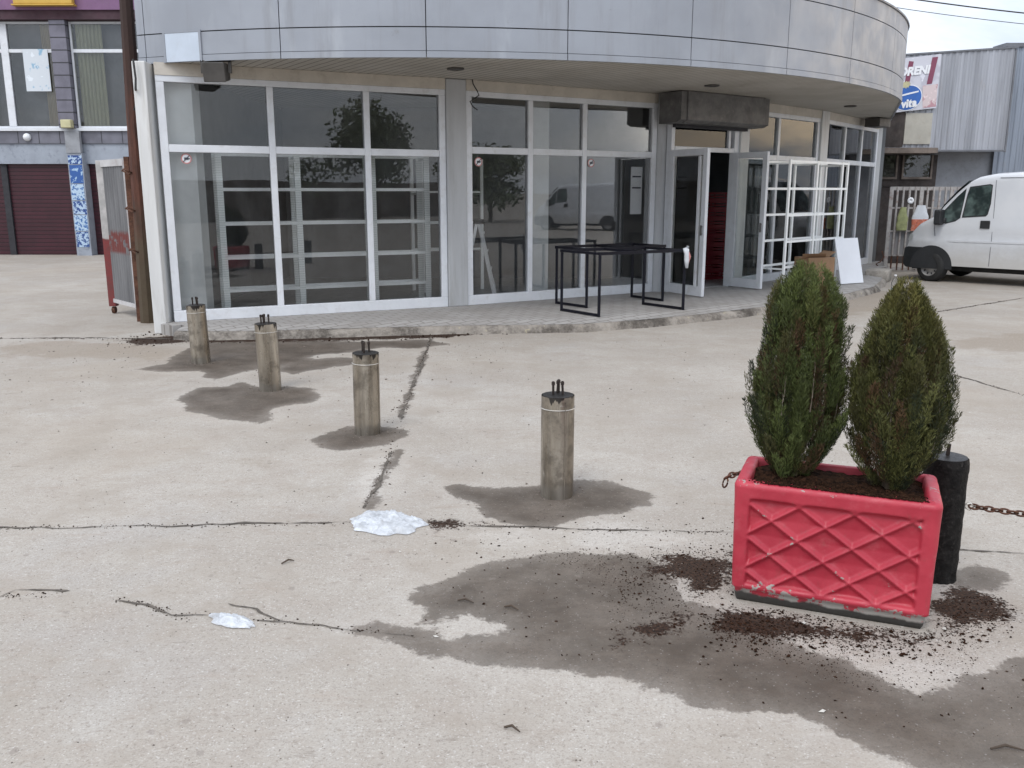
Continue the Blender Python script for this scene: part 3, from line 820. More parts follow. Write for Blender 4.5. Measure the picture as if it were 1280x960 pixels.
# wall cables near the left pillar
cb = MB(); cb.tube([(-4.08, 10.06, 3.0), (-4.07, 10.06, 2.8), (-4.08, 10.06, 2.7), (-4.3, 10.6, 2.6), (-4.46, 10.9, 2.55)], .012, 6)
tag(cb.build('cable', M['cable']), 'short black cable between the rusty pole and the white corner pillar', 'cable')
cb = MB(); cb.smooth = True
cb.tube([(-.50, 11.72, 2.985), (-.49, 11.72, 2.93), (-.44, 11.74, 2.85), (-.42, 11.76, 2.8), (-.47, 11.73, 2.76), (-.53, 11.7, 2.72), (-.50, 11.72, 2.66), (-.44, 11.75, 2.62)], .008, 6)
tag(cb.build('cable', M['cable']), 'loose curled wire hanging beside the top of the grey pillar', 'cable')

# stickers on glass
def sticker(loc, A, B, label):
    _, e, n, _ = seg_frame(A, B)
    o = thing('sticker', label, 'sticker', loc, group='round stickers on the shop windows')
    c = Vector(loc)
    def disc(r0, r1, off, n_=24):
        mb = MB(); vs = []
        for k in range(n_):
            a = 2*math.pi*k/n_; d = e*math.cos(a) + UZ*math.sin(a)
            vs += [c + d*r0 + n*off, c + d*r1 + n*off]
        mb.add(vs, [(2*k, 2*k+1, (2*k+3) % (2*n_), (2*k+2) % (2*n_)) for k in range(n_)]); return mb
    disc(.0005, .058, .007).build('face', M['paper'], o)
    disc(.046, .058, .009).build('ring', M['sticker_red'], o)
    m = MB(); m.obox(c + n*.010, e, n, UZ, .045, .003, .026); m.obox(c + e*.03 + n*.010, e, n, UZ, .02, .003, .012)
    m.obox(c + n*.012, (e+UZ).normalized(), n, (UZ-e).normalized(), .1, .002, .009); m.build('symbol', M['ink'], o)
def on(i, t, z):
    A, e, n, L = seg_frame(FP[i], FP[i+1]); p = A + e*(L*t); return (p.x, p.y, z)
sticker(on(0, .078, 1.97), FP[0], FP[1], 'round white sticker in the corner of the leftmost shop window')
sticker(on(2, .062, 1.985), FP[2], FP[3], 'round white sticker right beside the grey pillar on the glass')
sticker(on(2, .635, 2.0), FP[2], FP[3], 'round white sticker on the pane behind the black table frames')
# notice inside the glass
A, e, n, L = seg_frame(FP[2], FP[3])
c = A + e*(L*.905) - n*.03 + UZ*1.62
nt = thing('notice', 'tall white notice with dark bars hung inside the window left of the entrance', 'notice', tuple(c))
b = MB(); b.obox(c, e, n, UZ, .21, .01, .68); b.build('sheet', M['paper'], nt)
b = MB()
for dz in (.2, .04):
    b = MB(); b.obox(c + n*.008 + UZ*dz, e, n, UZ, .16, .003, .022); b.build('bar', M['ink'], nt)


# ------------------------------------------------------------------ shelf racks
def rack(label, P0, e, n, xs_, zs, dep, nm='shelf_rack', uw=.05, top=2.08, rw_=.028, group=None, holes=True, side_only=None):
    P0 = Vector((*P0, 0)); o = thing(nm, label, 'shelf rack', (P0.x, P0.y, .126), group=group)
    zb = .126
    for x in xs_:
        for d in (0, dep):
            m = MB(); m.obox(P0 + e*x - n*d + UZ*((zb+top)/2), e, n, UZ, uw, .03, top-zb)
            m.build('upright', M['rack_slots'] if holes else M['rack_white'], o)
        for z in ([zs[-1], zs[0]]):
            m = MB(); m.bar(P0 + e*x - n*.018 + UZ*(z-.03), P0 + e*x - n*(dep-.018) + UZ*(z-.03), .025); m.build('side_brace', M['rack_white'], o)
    for z in zs:
        m = MB(); x0, x1 = xs_[0], xs_[-1]
        for a, b_ in zip(xs_[:-1], xs_[1:]):
            for d in (0, dep):
                m.obox(P0 + e*((a+b_)/2) - n*d + UZ*z, e, n, UZ, b_-a-uw, .02, rw_)
        m.build('shelf_rail', M['rack_white'], o)
    return o
A, e, n, L = seg_frame(FP[0], FP[1])
P0 = A + e*.655 - n*.38
rack('white perforated shelf rack inside the left shop window', (P0.x, P0.y), e, n, [0, .93, 1.89, 2.62], [2.05, 1.63, 1.22, .81, .41], .30, uw=.075, rw_=.038)
A, e, n, L = seg_frame(FP[2], FP[3])
P0 = A + e*.15 - n*1.6
rack('pale shelf rack deep inside behind the ladder', (P0.x, P0.y), e, n, [0, 1.0], [1.6, 1.15, .75], .35, holes=False)
E45 = Vector((.707, .707, 0)); N45 = Vector((.707, -.707, 0))
rack('white bare shelf rack standing outside the glazing right of the entrance', (4.2, 13.76), E45, N45, [0, .88, 1.75, 1.95], [2.055, 1.65, 1.25, .85, .46], .38, uw=.045, top=2.08, rw_=.035, holes=False)

# ladder
ld = thing('ladder', 'grey aluminium stepladder standing inside the shop window', 'ladder', (-.42, 12.32, .126))
for sgn in (-1, 1):
    for q in (-.16, .16):
        m = MB(); m.bar((-.46 + sgn*.02 + (-.03 if q > 0 else 0), 12.3 + q, 1.2), (-.46 + sgn*.24, 12.3 + q*1.3, .13), .065, .04); m.build('rail', M['ladder'], ld)
for k in range(4):
    t = (k+.6)/4.4; x = -.44 + .22*t; z = 1.2 - 1.07*t
    m = MB(); m.box(x-.03, x+.03, 12.12, 12.48, z-.012, z+.012); m.build('rung', M['ladder'], ld)
m = MB(); m.box(-.52, -.38, 12.1, 12.5, 1.18, 1.23); m.build('top_cap', M['plastic_black'], ld)

# red crates inside the entrance
def crate():
    o = thing('crate', '', 'crate', (0,0,0), local=True, group='red crates stacked inside the entrance')
    m = MB(); W, D, H = .40, .34, .145
    m.box(-W/2, W/2, -D/2, D/2, 0, .015)
    for z0, z1 in ((.0, .045), (.065, .09), (.11, H)):
        zz0 = max(z0, .016)
        m.box(-W/2, W/2, -D/2, -D/2+.015, zz0, z1); m.box(-W/2, W/2, D/2-.015, D/2, zz0, z1)
        m.box(-W/2, -W/2+.015, -D/2+.016, D/2-.016, zz0, z1); m.box(W/2-.015, W/2, -D/2+.016, D/2-.016, zz0, z1)
    for sx in (-1, 1):
        for sy in (-1, 1): m.box(sx*(W/2-.04)-.012, sx*(W/2-.04)+.012, sy*(D/2-.012)-.004, sy*(D/2-.012)+.004, .046, .11)
    m.build('body', M['red_crate'], o); return o
cr0 = crate()
names = ['bottom', 'second from bottom', 'third from bottom', 'fourth from bottom', 'fifth from bottom', 'fifth from top', 'fourth from top', 'third from top', 'second from top', 'topmost']
for k in range(10):
    c_ = cr0 if k == 0 else copy_tree(cr0)
    set_label(c_, 'dark red crate inside the open entrance, %s of its stack' % names[k], (3.44 + .012*((k*7) % 3 - 1), 15.5 + .01*((k*5) % 3 - 1), .127 + .147*k), R(20 + (k*13) % 5))

# ------------------------------------------------------------------ black table frames
def table_frame(label, a, b, c, d, h=.74):
    """a,b: left U feet (back, front); c,d: right U feet (back, front)"""
    o = thing('table_frame', label, 'table frame', (*((Vector(a)+Vector(d))/2), .124), group='black steel table frames on the pavement')
    z0 = .14; z1 = z0 + h; t = .034
    V = lambda p, z: Vector((*p, z))
    for p in (a, b, c, d):
        m = MB(); m.bar(V(p, z0-.016), V(p, z1-.018), t); m.build('leg', M['black_metal'], o, bevel=.003)
    for p, q in ((a, b), (c, d)):
        u = (Vector(q)-Vector(p)).normalized()*.018
        m = MB(); m.bar(V(Vector(p)+u, z0), V(Vector(q)-u, z0), t-.004); m.build('foot_bar', M['black_metal'], o)
    m = MB(); T = .036
    u = (Vector(c)-Vector(a)).normalized()
    for p, q in ((a, c), (b, d)): m.bar(V(Vector(p)-u*.02, z1), V(Vector(q)+u*.02, z1), T)
    for k in (0, .5, 1):
        p = Vector(a).lerp(Vector(c), k); q = Vector(b).lerp(Vector(d), k); w_ = (q-p).normalized()*.019
        m.bar(V(p+w_, z1-.001), V(q-w_, z1-.001), T-.006)
    m.build('top_frame', M['black_metal'], o)
    return o
table_frame('black steel table frame nearer the shop window', (.60,11.95), (.97,11.50), (1.72,12.72), (2.08,12.22))
table_frame('black steel table frame nearer the kerb with a rag on one leg', (.63,11.22), (1.05,10.65), (1.76,11.85), (2.19,11.30))
rg = MB(); rg.smooth = True
pts = [(2.215, 11.265, .93), (2.19, 11.25, .90), (2.20, 11.255, .84), (2.205, 11.26, .76), (2.21, 11.262, .66)]
rg.tube(pts, [.02, .042, .03, .032, .018], 9)
rg2 = thing('rag', 'pinkish white rag tied on the corner of the black table frame', 'rag', (2.2, 11.26, .66))
rg.build('cloth', M['bag_white'], rg2)
r3 = MB(); r3.smooth = True; r3.tube([(2.225, 11.30, .86), (2.235, 11.29, .80), (2.225, 11.285, .72)], [.02, .03, .016], 8); r3.build('red_print', M['sticker_red'], rg2)

# board, cardboard box, bottle
bd = thing('board', 'plain white board leaning on the white outdoor shelf rack', 'board', (5.5, 14.75, .124))
b = MB()
p0, p1 = Vector((5.36, 14.46, .126)), Vector((5.83, 14.72, .126)); e_ = (p1-p0).normalized(); up = (Vector((-.10, .16, .74))).normalized()
nn = e_.cross(up).normalized()
b.obox((p0+p1)/2 + up*.38, e_, up, nn, (p1-p0).length, .75, .018); b.build('panel', M['board'], bd, bevel=.002)
cbx = thing('cardboard_box', 'brown cardboard box with an open flap behind the taller shrub', 'box', (4.75, 14.0, .124))
b = MB(); b.obox((4.75, 14.0, .365), (.94,.34,0), (-.34,.94,0), (0,0,1), .50, .34, .48); b.build('carton', M['cardboard'], cbx)
b = MB(); b.obox((4.68, 13.82, .63), (.94,.34,0), (-.2,-.7,.5), (.3,-.3,.8), .44, .16, .006); b.obox((4.95, 14.08, .65), (-.34,.94,0), (.8,.3,.5), (-.4,-.2,.8), .30, .16, .006); b.build('flap', M['cardboard'], cbx)
bc = G(1117, 371)
bt = thing('bottle', 'clear plastic water bottle standing on the concrete behind the shrubs', 'bottle', (*bc, 0))
b = MB(); b.smooth = True; b.lathe([(.045, .004), (.052, .02), (.052, .12), (.047, .14), (.052, .16), (.052, .22), (.03, .28), (.016, .30), (.016, .325)], (*bc, 0), 18); b.build('body', M['bottle'], bt)
b = MB(); b.smooth = True; b.lathe([(.0535, .05), (.0535, .13)], (*bc, 0), 18, cap=False); b.build('label_band', M['bottle_water'], bt)
b = MB(); b.lathe([(.018, .322), (.018, .345)], (*bc, 0), 14); b.build('cap', M['paper'], bt)
bl = MB(); bl.smooth = True
blc = (6.75, 16.1)
bl.obox((6.72, 16.3, .11), (.5,.86,0), (.86,-.5,0), (0,0,1), .5, .4, .22)
tag(bl.build('concrete_block', M['concrete_raw'], bevel=.03), 'rough grey concrete block at the right foot of the showroom glazing', 'block')

# ------------------------------------------------------------------ bollards
def make_bollard():
    o = thing('bollard', '', 'bollard', local=True, group='steel clad concrete bollards in a row')
    r, h = .0885, .56
    m = MB(); m.smooth = True; m.lathe([(r, -.01), (r, .2), (r, .4), (r-.001, h-.006)], n=40, cap=False); m.build('jacket', M['bollard'], o)
    m = MB(); m.smooth = False; m.lathe([(r-.004, h-.012), (r-.006, h-.004), (r-.03, h)], n=40); m.build('concrete_top', M['bitumen'], o)
    m = MB(); m.smooth = True
    vs = [(math.cos(2*math.pi*k/40)*(r+.002), math.sin(2*math.pi*k/40)*(r+.002), h-.072) for k in range(41)]
    m.tube(vs, .0028, 6); m.build('wire_band', M['wire'], o)
    for x, y, t in ((-.028, -.01, .0), (.0, .018, .004), (.024, -.012, -.003), (.012, .035, .0)):
        m = MB(); m.tube([(x, y, h-.01), (x+t, y, h+.045), (x+t, y, h+.07)], .0065, 8)
        m.cyl((x+t, y, h+.05), (x+t, y, h+.066), .0095, 6); m.build('bolt', M['bolt'], o)
    # seam of the wrapped sheet
    m = MB(); m.bar((.02, -r-.001, .0), (.02, -r-.001, h-.03), .004, .002); m.build('seam', M['bollard'], o)
    return o
b0 = make_bollard()
spots = [((697, 625), .56, 'grey steel clad bollard nearest the red planter box, standing in a wet patch', 10),
         ((457, 545), .56, 'grey steel clad bollard in a sandy ring, third in the row from the left', 60),
         ((335, 490), .55, 'grey steel clad bollard with a spiky top, second in the row from the left', 150),
         ((248, 455), .56, 'grey steel clad bollard farthest back, in front of the left shop window', 250)]
for i, (p, h, lab, rz) in enumerate(spots):
    gx, gy = G(*p)
    o = b0 if i == 0 else copy_tree(b0)
    set_label(o, lab, (gx, gy + .085, 0), R(rz))
    o.rotation_euler = (R((0, 1.2, -.8, 1.0)[i]), R((0, -.6, .8, 1.2)[i]), R(rz))
# cement crumbs around bollards come with the gravel object below
db = thing('dark_bollard', 'black tar coated bollard behind the red planter with a rusty chain', 'bollard', local=True)
m = MB(); m.smooth = True
prof = [(.082, -.01), (.084, .15), (.083, .35), (.085, .5), (.080, .575), (.06, .585)]
rows = []
for (r, z) in [(.083, -.01)] + [(.083, .03*k) for k in range(1, 18)] + [(.079, .532)]:
    rows.append([((r + .008*mnoise.noise((math.cos(a)*6, math.sin(a)*6, z*30)))*math.cos(a), (r + .008*mnoise.noise((math.cos(a)*6, math.sin(a)*6, z*30)))*math.sin(a), z) for a in [2*math.pi*k/40 for k in range(41)]])
m.grid(rows); m.build('shell', M['bitumen_rough'], db)
m = MB(); m.lathe([(.081, .51), (.077, .533), (.02, .537)], n=32); m.build('concrete_top', M['bitumen'], db)
m = MB(); m.tube([(0, 0, .52), (.003, 0, .585)], .008, 8); m.build('bolt', M['bolt'], db)
m = MB(); m.smooth = True; m.tube([(.075, -.02, .325), (.10, -.03, .34), (.12, -.03, .325), (.10, -.03, .31), (.075, -.02, .325)], .005, 6); m.build('eye_ring', M['wire'], db)
db.location = (1.800, 3.515, 0)
db2 = copy_tree(db); set_label(db2, 'black tar coated bollard at the far right end of the rusty chain', (3.35, 3.15, 0))

def chain(name, label, pts, link=.034, wr=.0042):
    P = [Vector(p) for p in pts]
    # arc-length resample
    Ls = [0]
    for a, b in zip(P[:-1], P[1:]): Ls.append(Ls[-1] + (b-a).length)
    def at(s):
        for i in range(len(P)-1):
            if s <= Ls[i+1] or i == len(P)-2:
                t = (s-Ls[i])/(Ls[i+1]-Ls[i]); return P[i].lerp(P[i+1], t), (P[i+1]-P[i]).normalized()
    mb = MB(); mb.smooth = True; k = 0; s = 0.0
    while s < Ls[-1]:
        c, d = at(s); up = Vector((0,0,1)) if abs(d.z) < .9 else Vector((1,0,0)); sd = d.cross(up).normalized(); u = sd.cross(d)
        q = (sd*.7 + u*.7) if k % 2 else (sd*.7 - u*.7)
        ring = []
        for j in range(13):
            a = 2*math.pi*j/12
            ring.append(c + d*math.cos(a)*link*.62 + q*math.sin(a)*link*.33)
        mb.tube(ring, wr, 6); s += link*.86; k += 1
    return tag(mb.build(name, M['rust']), label, 'chain')
def sag(a, b, dip, n=16):
    a = Vector(a); b = Vector(b)
    return [a.lerp(b, k/n) - Vector((0,0,dip*4*(k/n)*(1-k/n))) for k in range(n+1)]
chain('chain', 'rusty link chain running right from the black bollard', sag((1.915, 3.48, .325), (3.24, 3.13, .325), .03))

chain('chain', 'short rusty chain end sticking out at the left back corner of the red planter', [(1.03, 3.70, .40), (.965, 3.67, .405), (.925, 3.64, .40), (.912, 3.63, .36)])

# ------------------------------------------------------------------ planter
PRZ = math.atan2(-.27, .67); PC = (1.278, 3.325)
pe = Vector((math.cos(PRZ), math.sin(PRZ), 0)); pn = Vector((-math.sin(PRZ), math.cos(PRZ), 0))
pt = thing('planter', 'red painted concrete planter trough with diamond lattice sides and chipped edges', 'planter', (*PC, 0), PRZ, local=True)
HW, HD, PH, CRAD = .370, .198, .455, .034
def rrect(hw, hd, r, step=.005):
    """perimeter points with outward normals and side ids"""
    pts = []
    def line(x0, y0, x1, y1, nx_, ny_, side):
        L = math.hypot(x1-x0, y1-y0); n = max(1, round(L/step))
        for k in range(n): pts.append((x0+(x1-x0)*k/n, y0+(y1-y0)*k/n, nx_, ny_, side))
    def corner(cx, cy, a0):
        n = 10
        for k in range(n):
            a = R(a0 + 90*k/n); pts.append((cx+r*math.cos(a), cy+r*math.sin(a), math.cos(a), math.sin(a), -1))
    line(-hw+r, -hd, hw-r, -hd, 0, -1, 0); corner(hw-r, -hd+r, -90)
    line(hw, -hd+r, hw, hd-r, 1, 0, 1); corner(hw-r, hd-r, 0)
    line(hw-r, hd, -hw+r, hd, 0, 1, 2); corner(-hw+r, hd-r, 90)
    line(-hw, hd-r, -hw, -hd+r, -1, 0, 3); corner(-hw+r, -hd+r, 180)
    return pts
per = rrect(HW, HD, CRAD)
def sst(a, b, x):
    t = min(1, max(0, (x-a)/(b-a))); return t*t*(3-2*t)
def disp(u, half, z):
    """side relief: recessed panel with raised diagonal ribs"""
    z0, z1 = .068, .402; m = half - .058
    inside = min(sst(-m, -m+.012, u), sst(-m, -m+.012, -u), sst(z0, z0+.014, z), sst(-z1, -z1+.012, -z))
    if inside <= 0: return 0, 0
    sp = .198 if half > .3 else .132; vs_ = .128
    fa = (u/sp + (z-z0)/vs_) + .12; fb_ = (u/sp - (z-z0)/vs_) + .12
    da = abs(fa - round(fa)); db_ = abs(fb_ - round(fb_))
    q = math.hypot(1/sp, 1/vs_)
    r_ = min(da, db_)/q
    rib = max(0, 1 - r_/.0145)
    flr = min(1, r_/.05)
    d = -.018 + .017*rib - .008*flr
    return d*inside, (1.0 if rib > .6 else 0)*inside
zs = [0, .012, .03, .048, .056, .064] + [.07 + .005*k for k in range(0, 63)] + [.388, .394, .400, .405, .41, .418, .426, .433, .438, .442, .446, .449, .452, .4545, .457]
verts = []; edge = []
N = len(per)
for z in zs:
    tap = -.012 * (1 - z/PH)
    if z < .05: ring = tap - .012 - .01*sst(.02, 0, z) if z < .02 else tap - .012
    elif z > .435: # crisp rounded top edge, no overhang
        q_ = min(1, (z-.435)/.022); ring = -.020*(1 - math.sqrt(max(0, 1-q_*q_)))
    else: ring = tap
    for (x, y, nx_, ny_, s) in per:
        d = 0; ed = 0
        if .055 < z < .415 and s >= 0:
            d, ed = disp(x if s in (0, 2) else y, (HW if s in (0, 2) else HD), z)
        wob = .0016*mnoise.noise((x*18, y*18, z*18))
        k = ring + d + wob
        verts.append((x + nx_*k, y + ny_*k, z*1.10))
        edge.append(max(ed, 1.0 if s < 0 and abs(mnoise.noise((x*20, y*20, z*8))) > .35 else 0, 1.0*sst(.425, .445, z), .9*sst(.085, .06, z)))
# inner wall down to below soil
for dz, off in ((.4585, -.030), (.459, -.042), (.456, -.050), (.445, -.055), (.40, -.058), (.36, -.062)):
    for (x, y, nx_, ny_, s) in per:
        verts.append((x + nx_*off, y + ny_*off, dz*1.10)); edge.append(.6)
rowsN = len(zs) + 6
faces = [(j*N+i, j*N+(i+1) % N, (j+1)*N+(i+1) % N, (j+1)*N+i) for j in range(rowsN-1) for i in range(N)]
faces.append(tuple(range(N))[::-1])
m = MB(); m.smooth = True; m.add(verts, faces)
tr = m.build('trough', M['planter'], pt, fix=False)
a = tr.data.attributes.new('edge', 'FLOAT', 'POINT'); a.data.foreach_set('value', edge)
# soil surface
m = MB(); m.smooth = True; rows = []
for j in range(31):
    y = -HD + .05 + (2*HD-.10)*j/30; row = []
    for i in range(61):
        x = -HW + .05 + (2*HW-.10)*i/60
        ed_ = max(abs(x)/(HW-.05), abs(y)/(HD-.05))
        row.append((x, y, .494 - .02*ed_**3 + .018*mnoise.noise((x*9, y*9, 1)) + .012*mnoise.noise((x*30, y*30, 4))))
    rows.append(row)
m.grid(rows); m.build('soil', M['soil'], pt)

# ------------------------------------------------------------------ shrubs (thuja)
def shrub(name, label, base, h, wprof, seed, tip, main, lean=0.0, nsh=420, kk=330):
    rng = np.random.default_rng(seed)
    o = thing(name, label, 'shrub', base)
    def radius(t): return np.interp(t, [a for a, _ in wprof], [b for _, b in wprof])
    V = []; T = []; nv = 0
    stems = MB()
    for k in range(5):
        a = rng.uniform(0, 6.28); r = .02
        stems.tube([(base[0]+r*math.cos(a), base[1]+r*math.sin(a), base[2]-.03), (base[0]+.05*math.cos(a)+lean*.3, base[1]+.05*math.sin(a), base[2]+h*.35), (base[0]+.04*math.cos(a)+lean*.6, base[1]+.04*math.sin(a), base[2]+h*.65)], [.011, .007, .003], 6)
    stems.build('stem', M['bark'], o); stems2 = MB()
    B = np.array(base)
    allq = []; allc = []
    main = np.array(main); tip = np.array(tip)
    for s in range(nsh):
        # each branchlet: a narrow upright flame of fine scaly twigs
        inner = s < nsh*.22
        ang = s*2.39996 + rng.normal(0, .25)
        r0 = rng.uniform(.10, .45) if inner else rng.uniform(.55, .85)
        r1 = rng.uniform(.2, .6) if inner else r0 + rng.uniform(.04, .26) + (rng.uniform(0, .16) if rng.random() < .25 else 0)
        t0 = rng.uniform(-.02, .80)**1.0
        Ls = rng.uniform(.15, .30)
        t1 = t0 + Ls
        if t1 > 1.03: sh_ = t1 - 1.03 + rng.uniform(0, .09); t0 -= sh_; t1 -= sh_
        m_ = int(kk*(1.0 if not inner else .6))
        q = np.clip(rng.beta(1.25, 1.15, m_), 0, 1); tt = t0 + (t1-t0)*q
        rad = np.interp(np.clip(tt, 0, 1), [a_ for a_, _ in wprof], [b_ for _, b_ in wprof])*(r0 + (r1-r0)*q)
        out = np.array([math.cos(ang), math.sin(ang), 0]); tang = np.array([-math.sin(ang), math.cos(ang), 0])
        sway = rng.normal(0, .016)
        ax = B + np.stack([rad*math.cos(ang) + lean*tt, rad*math.sin(ang)*.95, tt*h], 1) + tang*(sway*q*q)[:, None]
        fw = (.006 + .019*np.sin(np.pi*np.clip(q*.92+.06, 0, 1))**.8*(1-.45*q))*rng.uniform(.75, 1.25)
        phi = rng.uniform(0, 2*np.pi, m_); rr = np.sqrt(rng.uniform(0, 1, m_))*fw
        rd = np.cos(phi)[:, None]*tang*1.15 + np.sin(phi)[:, None]*out*.8
        p = ax + rd*rr[:, None]
        d = rd*rng.uniform(.1, .75, m_)[:, None] + np.array([0, 0, 1.0])*rng.uniform(.5, 1.1, m_)[:, None] + out*rng.uniform(-.05, .3, m_)[:, None] + rng.normal(0, .16, (m_, 3))
        d /= np.linalg.norm(d, axis=1)[:, None]
        pr = np.cross(d, rng.normal(0, 1, (m_, 3))); pr /= np.linalg.norm(pr, axis=1)[:, None] + 1e-9
        ln = (rng.uniform(.010, .028, m_)*(1-q*.3))[:, None]; wq = rng.uniform(.0007, .0015, m_)[:, None]
        col = main*(.55 + .75*rng.random()); w_ = rng.random()
        if w_ < .11: col = np.array([.085, .048, .024])*(.5+.6*rng.random())
        elif w_ < .34: col = np.array([.070, .068, .022])*(.6+.6*rng.random())
        elif w_ < .46: col = np.array([.022, .030, .013])
        tipmix = np.clip((tt-.70)*3, 0, 1) * rng.uniform(.2, 1)
        cc = col[None]*(1-tipmix)[:, None] + tip[None]*tipmix[:, None]
        allq.append(np.stack([p - pr*wq*.6, p + pr*wq*.6, p + d*ln*.55 + pr*wq, p + d*ln, p + d*ln*.55 - pr*wq], 1))
        allc.append(cc*rng.uniform(.6, 1.35, m_)[:, None])
    # bare upright stems showing between the branchlets
    for s in range(26):
        ang = rng.uniform(0, 2*np.pi); r_ = rng.uniform(.45, .85); t0 = rng.uniform(.05, .4); t1 = t0 + rng.uniform(.2, .4)
        pts = []
        for t_ in np.linspace(t0, t1, 5):
            rd_ = radius(t_)*r_; pts.append((B[0] + rd_*math.cos(ang) + lean*t_ + rng.normal(0, .003), B[1] + rd_*math.sin(ang) + rng.normal(0, .003), B[2] + t_*h))
        stems2.tube(pts, [.0022, .002, .0018, .0014, .001], 5)
    stems2.build('twig_stem', M['twig_grey'], o)
    allq = np.concatenate(allq); allc = np.concatenate(allc)
    Q = np.array(allq); nq = len(Q)
    me = bpy.data.meshes.new('foliage')
    me.vertices.add(nq*5); me.vertices.foreach_set('co', (Q.reshape(-1, 3) - B).astype(np.float32).ravel())
    me.loops.add(nq*5); me.loops.foreach_set('vertex_index', np.arange(nq*5))
    me.polygons.add(nq); me.polygons.foreach_set('loop_start', np.arange(nq)*5)
    me.update(calc_edges=True)
    a = me.attributes.new('tint', 'FLOAT_COLOR', 'POINT')
    C = np.ones((nq*5, 4), np.float32); C[:, :3] = np.repeat(np.array(allc), 5, axis=0)
    a.data.foreach_set('color', C.ravel())
    me.materials.append(M['leaf'])
    f = bpy.data.objects.new('foliage', me); COL.objects.link(f); f.parent = o
    return o
Lp = Vector((*PC, 0)) - pe*.175 - pn*-.02; Rp = Vector((*PC, 0)) + pe*.195 + pn*.02
shrub('shrub', 'taller green conifer shrub on the left in the red planter', (Lp.x, Lp.y, .485), .835,
      [(0, .085), (.13, .14), (.285, .188), (.475, .20), (.665, .165), (.82, .148), (.94, .10), (1, .05)], 3, (.115, .140, .038), (.074, .094, .028), lean=.02, nsh=430)
shrub('shrub', 'shorter olive conifer shrub with yellowish tips on the right in the red planter', (Rp.x, Rp.y, .485), .785,
      [(0, .075), (.1, .14), (.22, .19), (.38, .205), (.54, .186), (.70, .162), (.82, .12), (.92, .075), (1, .03)], 11, (.170, .152, .042), (.084, .088, .027), lean=.0, nsh=410)

# ------------------------------------------------------------------ soil crumbs and grit
def crumbs(name, label_mat, spots_, seed, zoff=.0):
    rng = random.Random(seed); mb = MB()
    OCT = [(1,0,0),(-1,0,0),(0,1,0),(0,-1,0),(0,0,1),(0,0,-1)]
    FC = [(0,2,4),(2,1,4),(1,3,4),(3,0,4),(2,0,5),(1,2,5),(3,1,5),(0,3,5)]
    for sp_ in spots_:
        x, y, s = sp_[:3]; zz_ = sp_[3] if len(sp_) > 3 else 0.0
        a = rng.uniform(0, 6.28); ca, sa = math.cos(a), math.sin(a); k = (s*rng.uniform(.6, 1.4), s*rng.uniform(.5, 1.1), s*rng.uniform(.35, .8))
        vs = []
        for v in OCT:
            vx, vy, vz = v[0]*k[0]*rng.uniform(.7, 1.2), v[1]*k[1]*rng.uniform(.7, 1.2), v[2]*k[2]
            vs.append((x + vx*ca - vy*sa, y + vx*sa + vy*ca, vz + k[2]*.5 + zoff + zz_))
        mb.add(vs, FC)
    o = mb.build(name, label_mat, fix=False); o['kind'] = 'stuff'; return o
rng = random.Random(5)
S = []
def scat(pl, n, s0, s1):
    P = w(pl); x0 = min(p[0] for p in P); x1 = max(p[0] for p in P); y0 = min(p[1] for p in P); y1 = max(p[1] for p in P)
    k = 0
    X = np.array([rng.uniform(x0, x1) for _ in range(n*3)]); Y = np.array([rng.uniform(y0, y1) for _ in range(n*3)])
    d = poly_sdf(X, Y, P)
    for x, y, q in zip(X, Y, d):
        if q > -.01 and k < n: S.append((x, y, s0 + (s1-s0)*rng.random()**3)); k += 1
scat([(860,770),(960,760),(1170,800),(1280,760),(1260,800),(1100,830),(900,815)], 520, .002, .011)
scat([(780,690),(920,680),(918,760),(800,800),(740,740)], 260, .002, .009)
scat([(560,700),(900,690),(1280,830),(1280,930),(900,880),(520,800)], 420, .0015, .008)
scat([(480,640),(920,650),(920,700),(500,700)], 240, .0015, .008)
scat([(230,408),(450,408),(560,412),(640,405),(640,418),(460,428),(230,430)], 420, .004, .022)
scat([(120,422),(230,412),(250,430),(140,436)], 120, .004, .02)
scat([(500,470),(530,470),(500,530),(480,640),(455,640)], 120, .002, .010)
scat([(880,770),(960,762),(1170,795),(1180,745),(1250,745),(1260,780),(1100,815),(900,800)], 2600, .0012, .0055)
scat([(870,775),(1170,805),(1240,790),(1200,850),(1080,865),(950,815)], 2400, .0008, .0035)
scat([(700,690),(915,690),(915,760),(760,760)], 900, .0008, .003)
scat([(640,690),(920,680),(915,740),(860,770),(760,800),(780,730)], 1500, .001, .005)
for _ in range(3200):      # spilled over the front rim of the planter
    u_ = rng.choice((-.18, -.05, .16, .24, .08)) + rng.gauss(0, .055); v_ = -HD + .012 + abs(rng.gauss(0, .034))
    if abs(u_) > HW - .05: continue
    q_ = Vector((*PC, 0)) + pe*u_ + pn*v_
    S.append((q_.x, q_.y, rng.uniform(.0015, .0075), .503))
for pl_, n_ in (([(-0,661),(200,657),(440,655)], 160), ([(535,653),(700,661),(918,666)], 160), ([(0,746),(85,741)], 40), ([(145,750),(185,756),(215,769),(262,770)], 90), ([(320,774),(520,796)], 60), ([(540,421),(500,525)], 200), ([(490,565),(455,636)], 120), ([(0,423),(215,424)], 200), ([(1190,468),(1290,497)], 60), ([(1172,390),(1290,371)], 120)):
    q_ = w(pl_)
    for _ in range(n_):
        k_ = rng.randrange(len(q_)-1); u_ = rng.random(); x_ = q_[k_][0]+(q_[k_+1][0]-q_[k_][0])*u_; y_ = q_[k_][1]+(q_[k_+1][1]-q_[k_][1])*u_
        S.append((x_ + rng.gauss(0, .012), y_ + rng.gauss(0, .016), rng.uniform(.0015, .006)*(1 + max(0, y_-5)*.12)))
crumbs('soil_crumbs', M['soil'], S, 2)
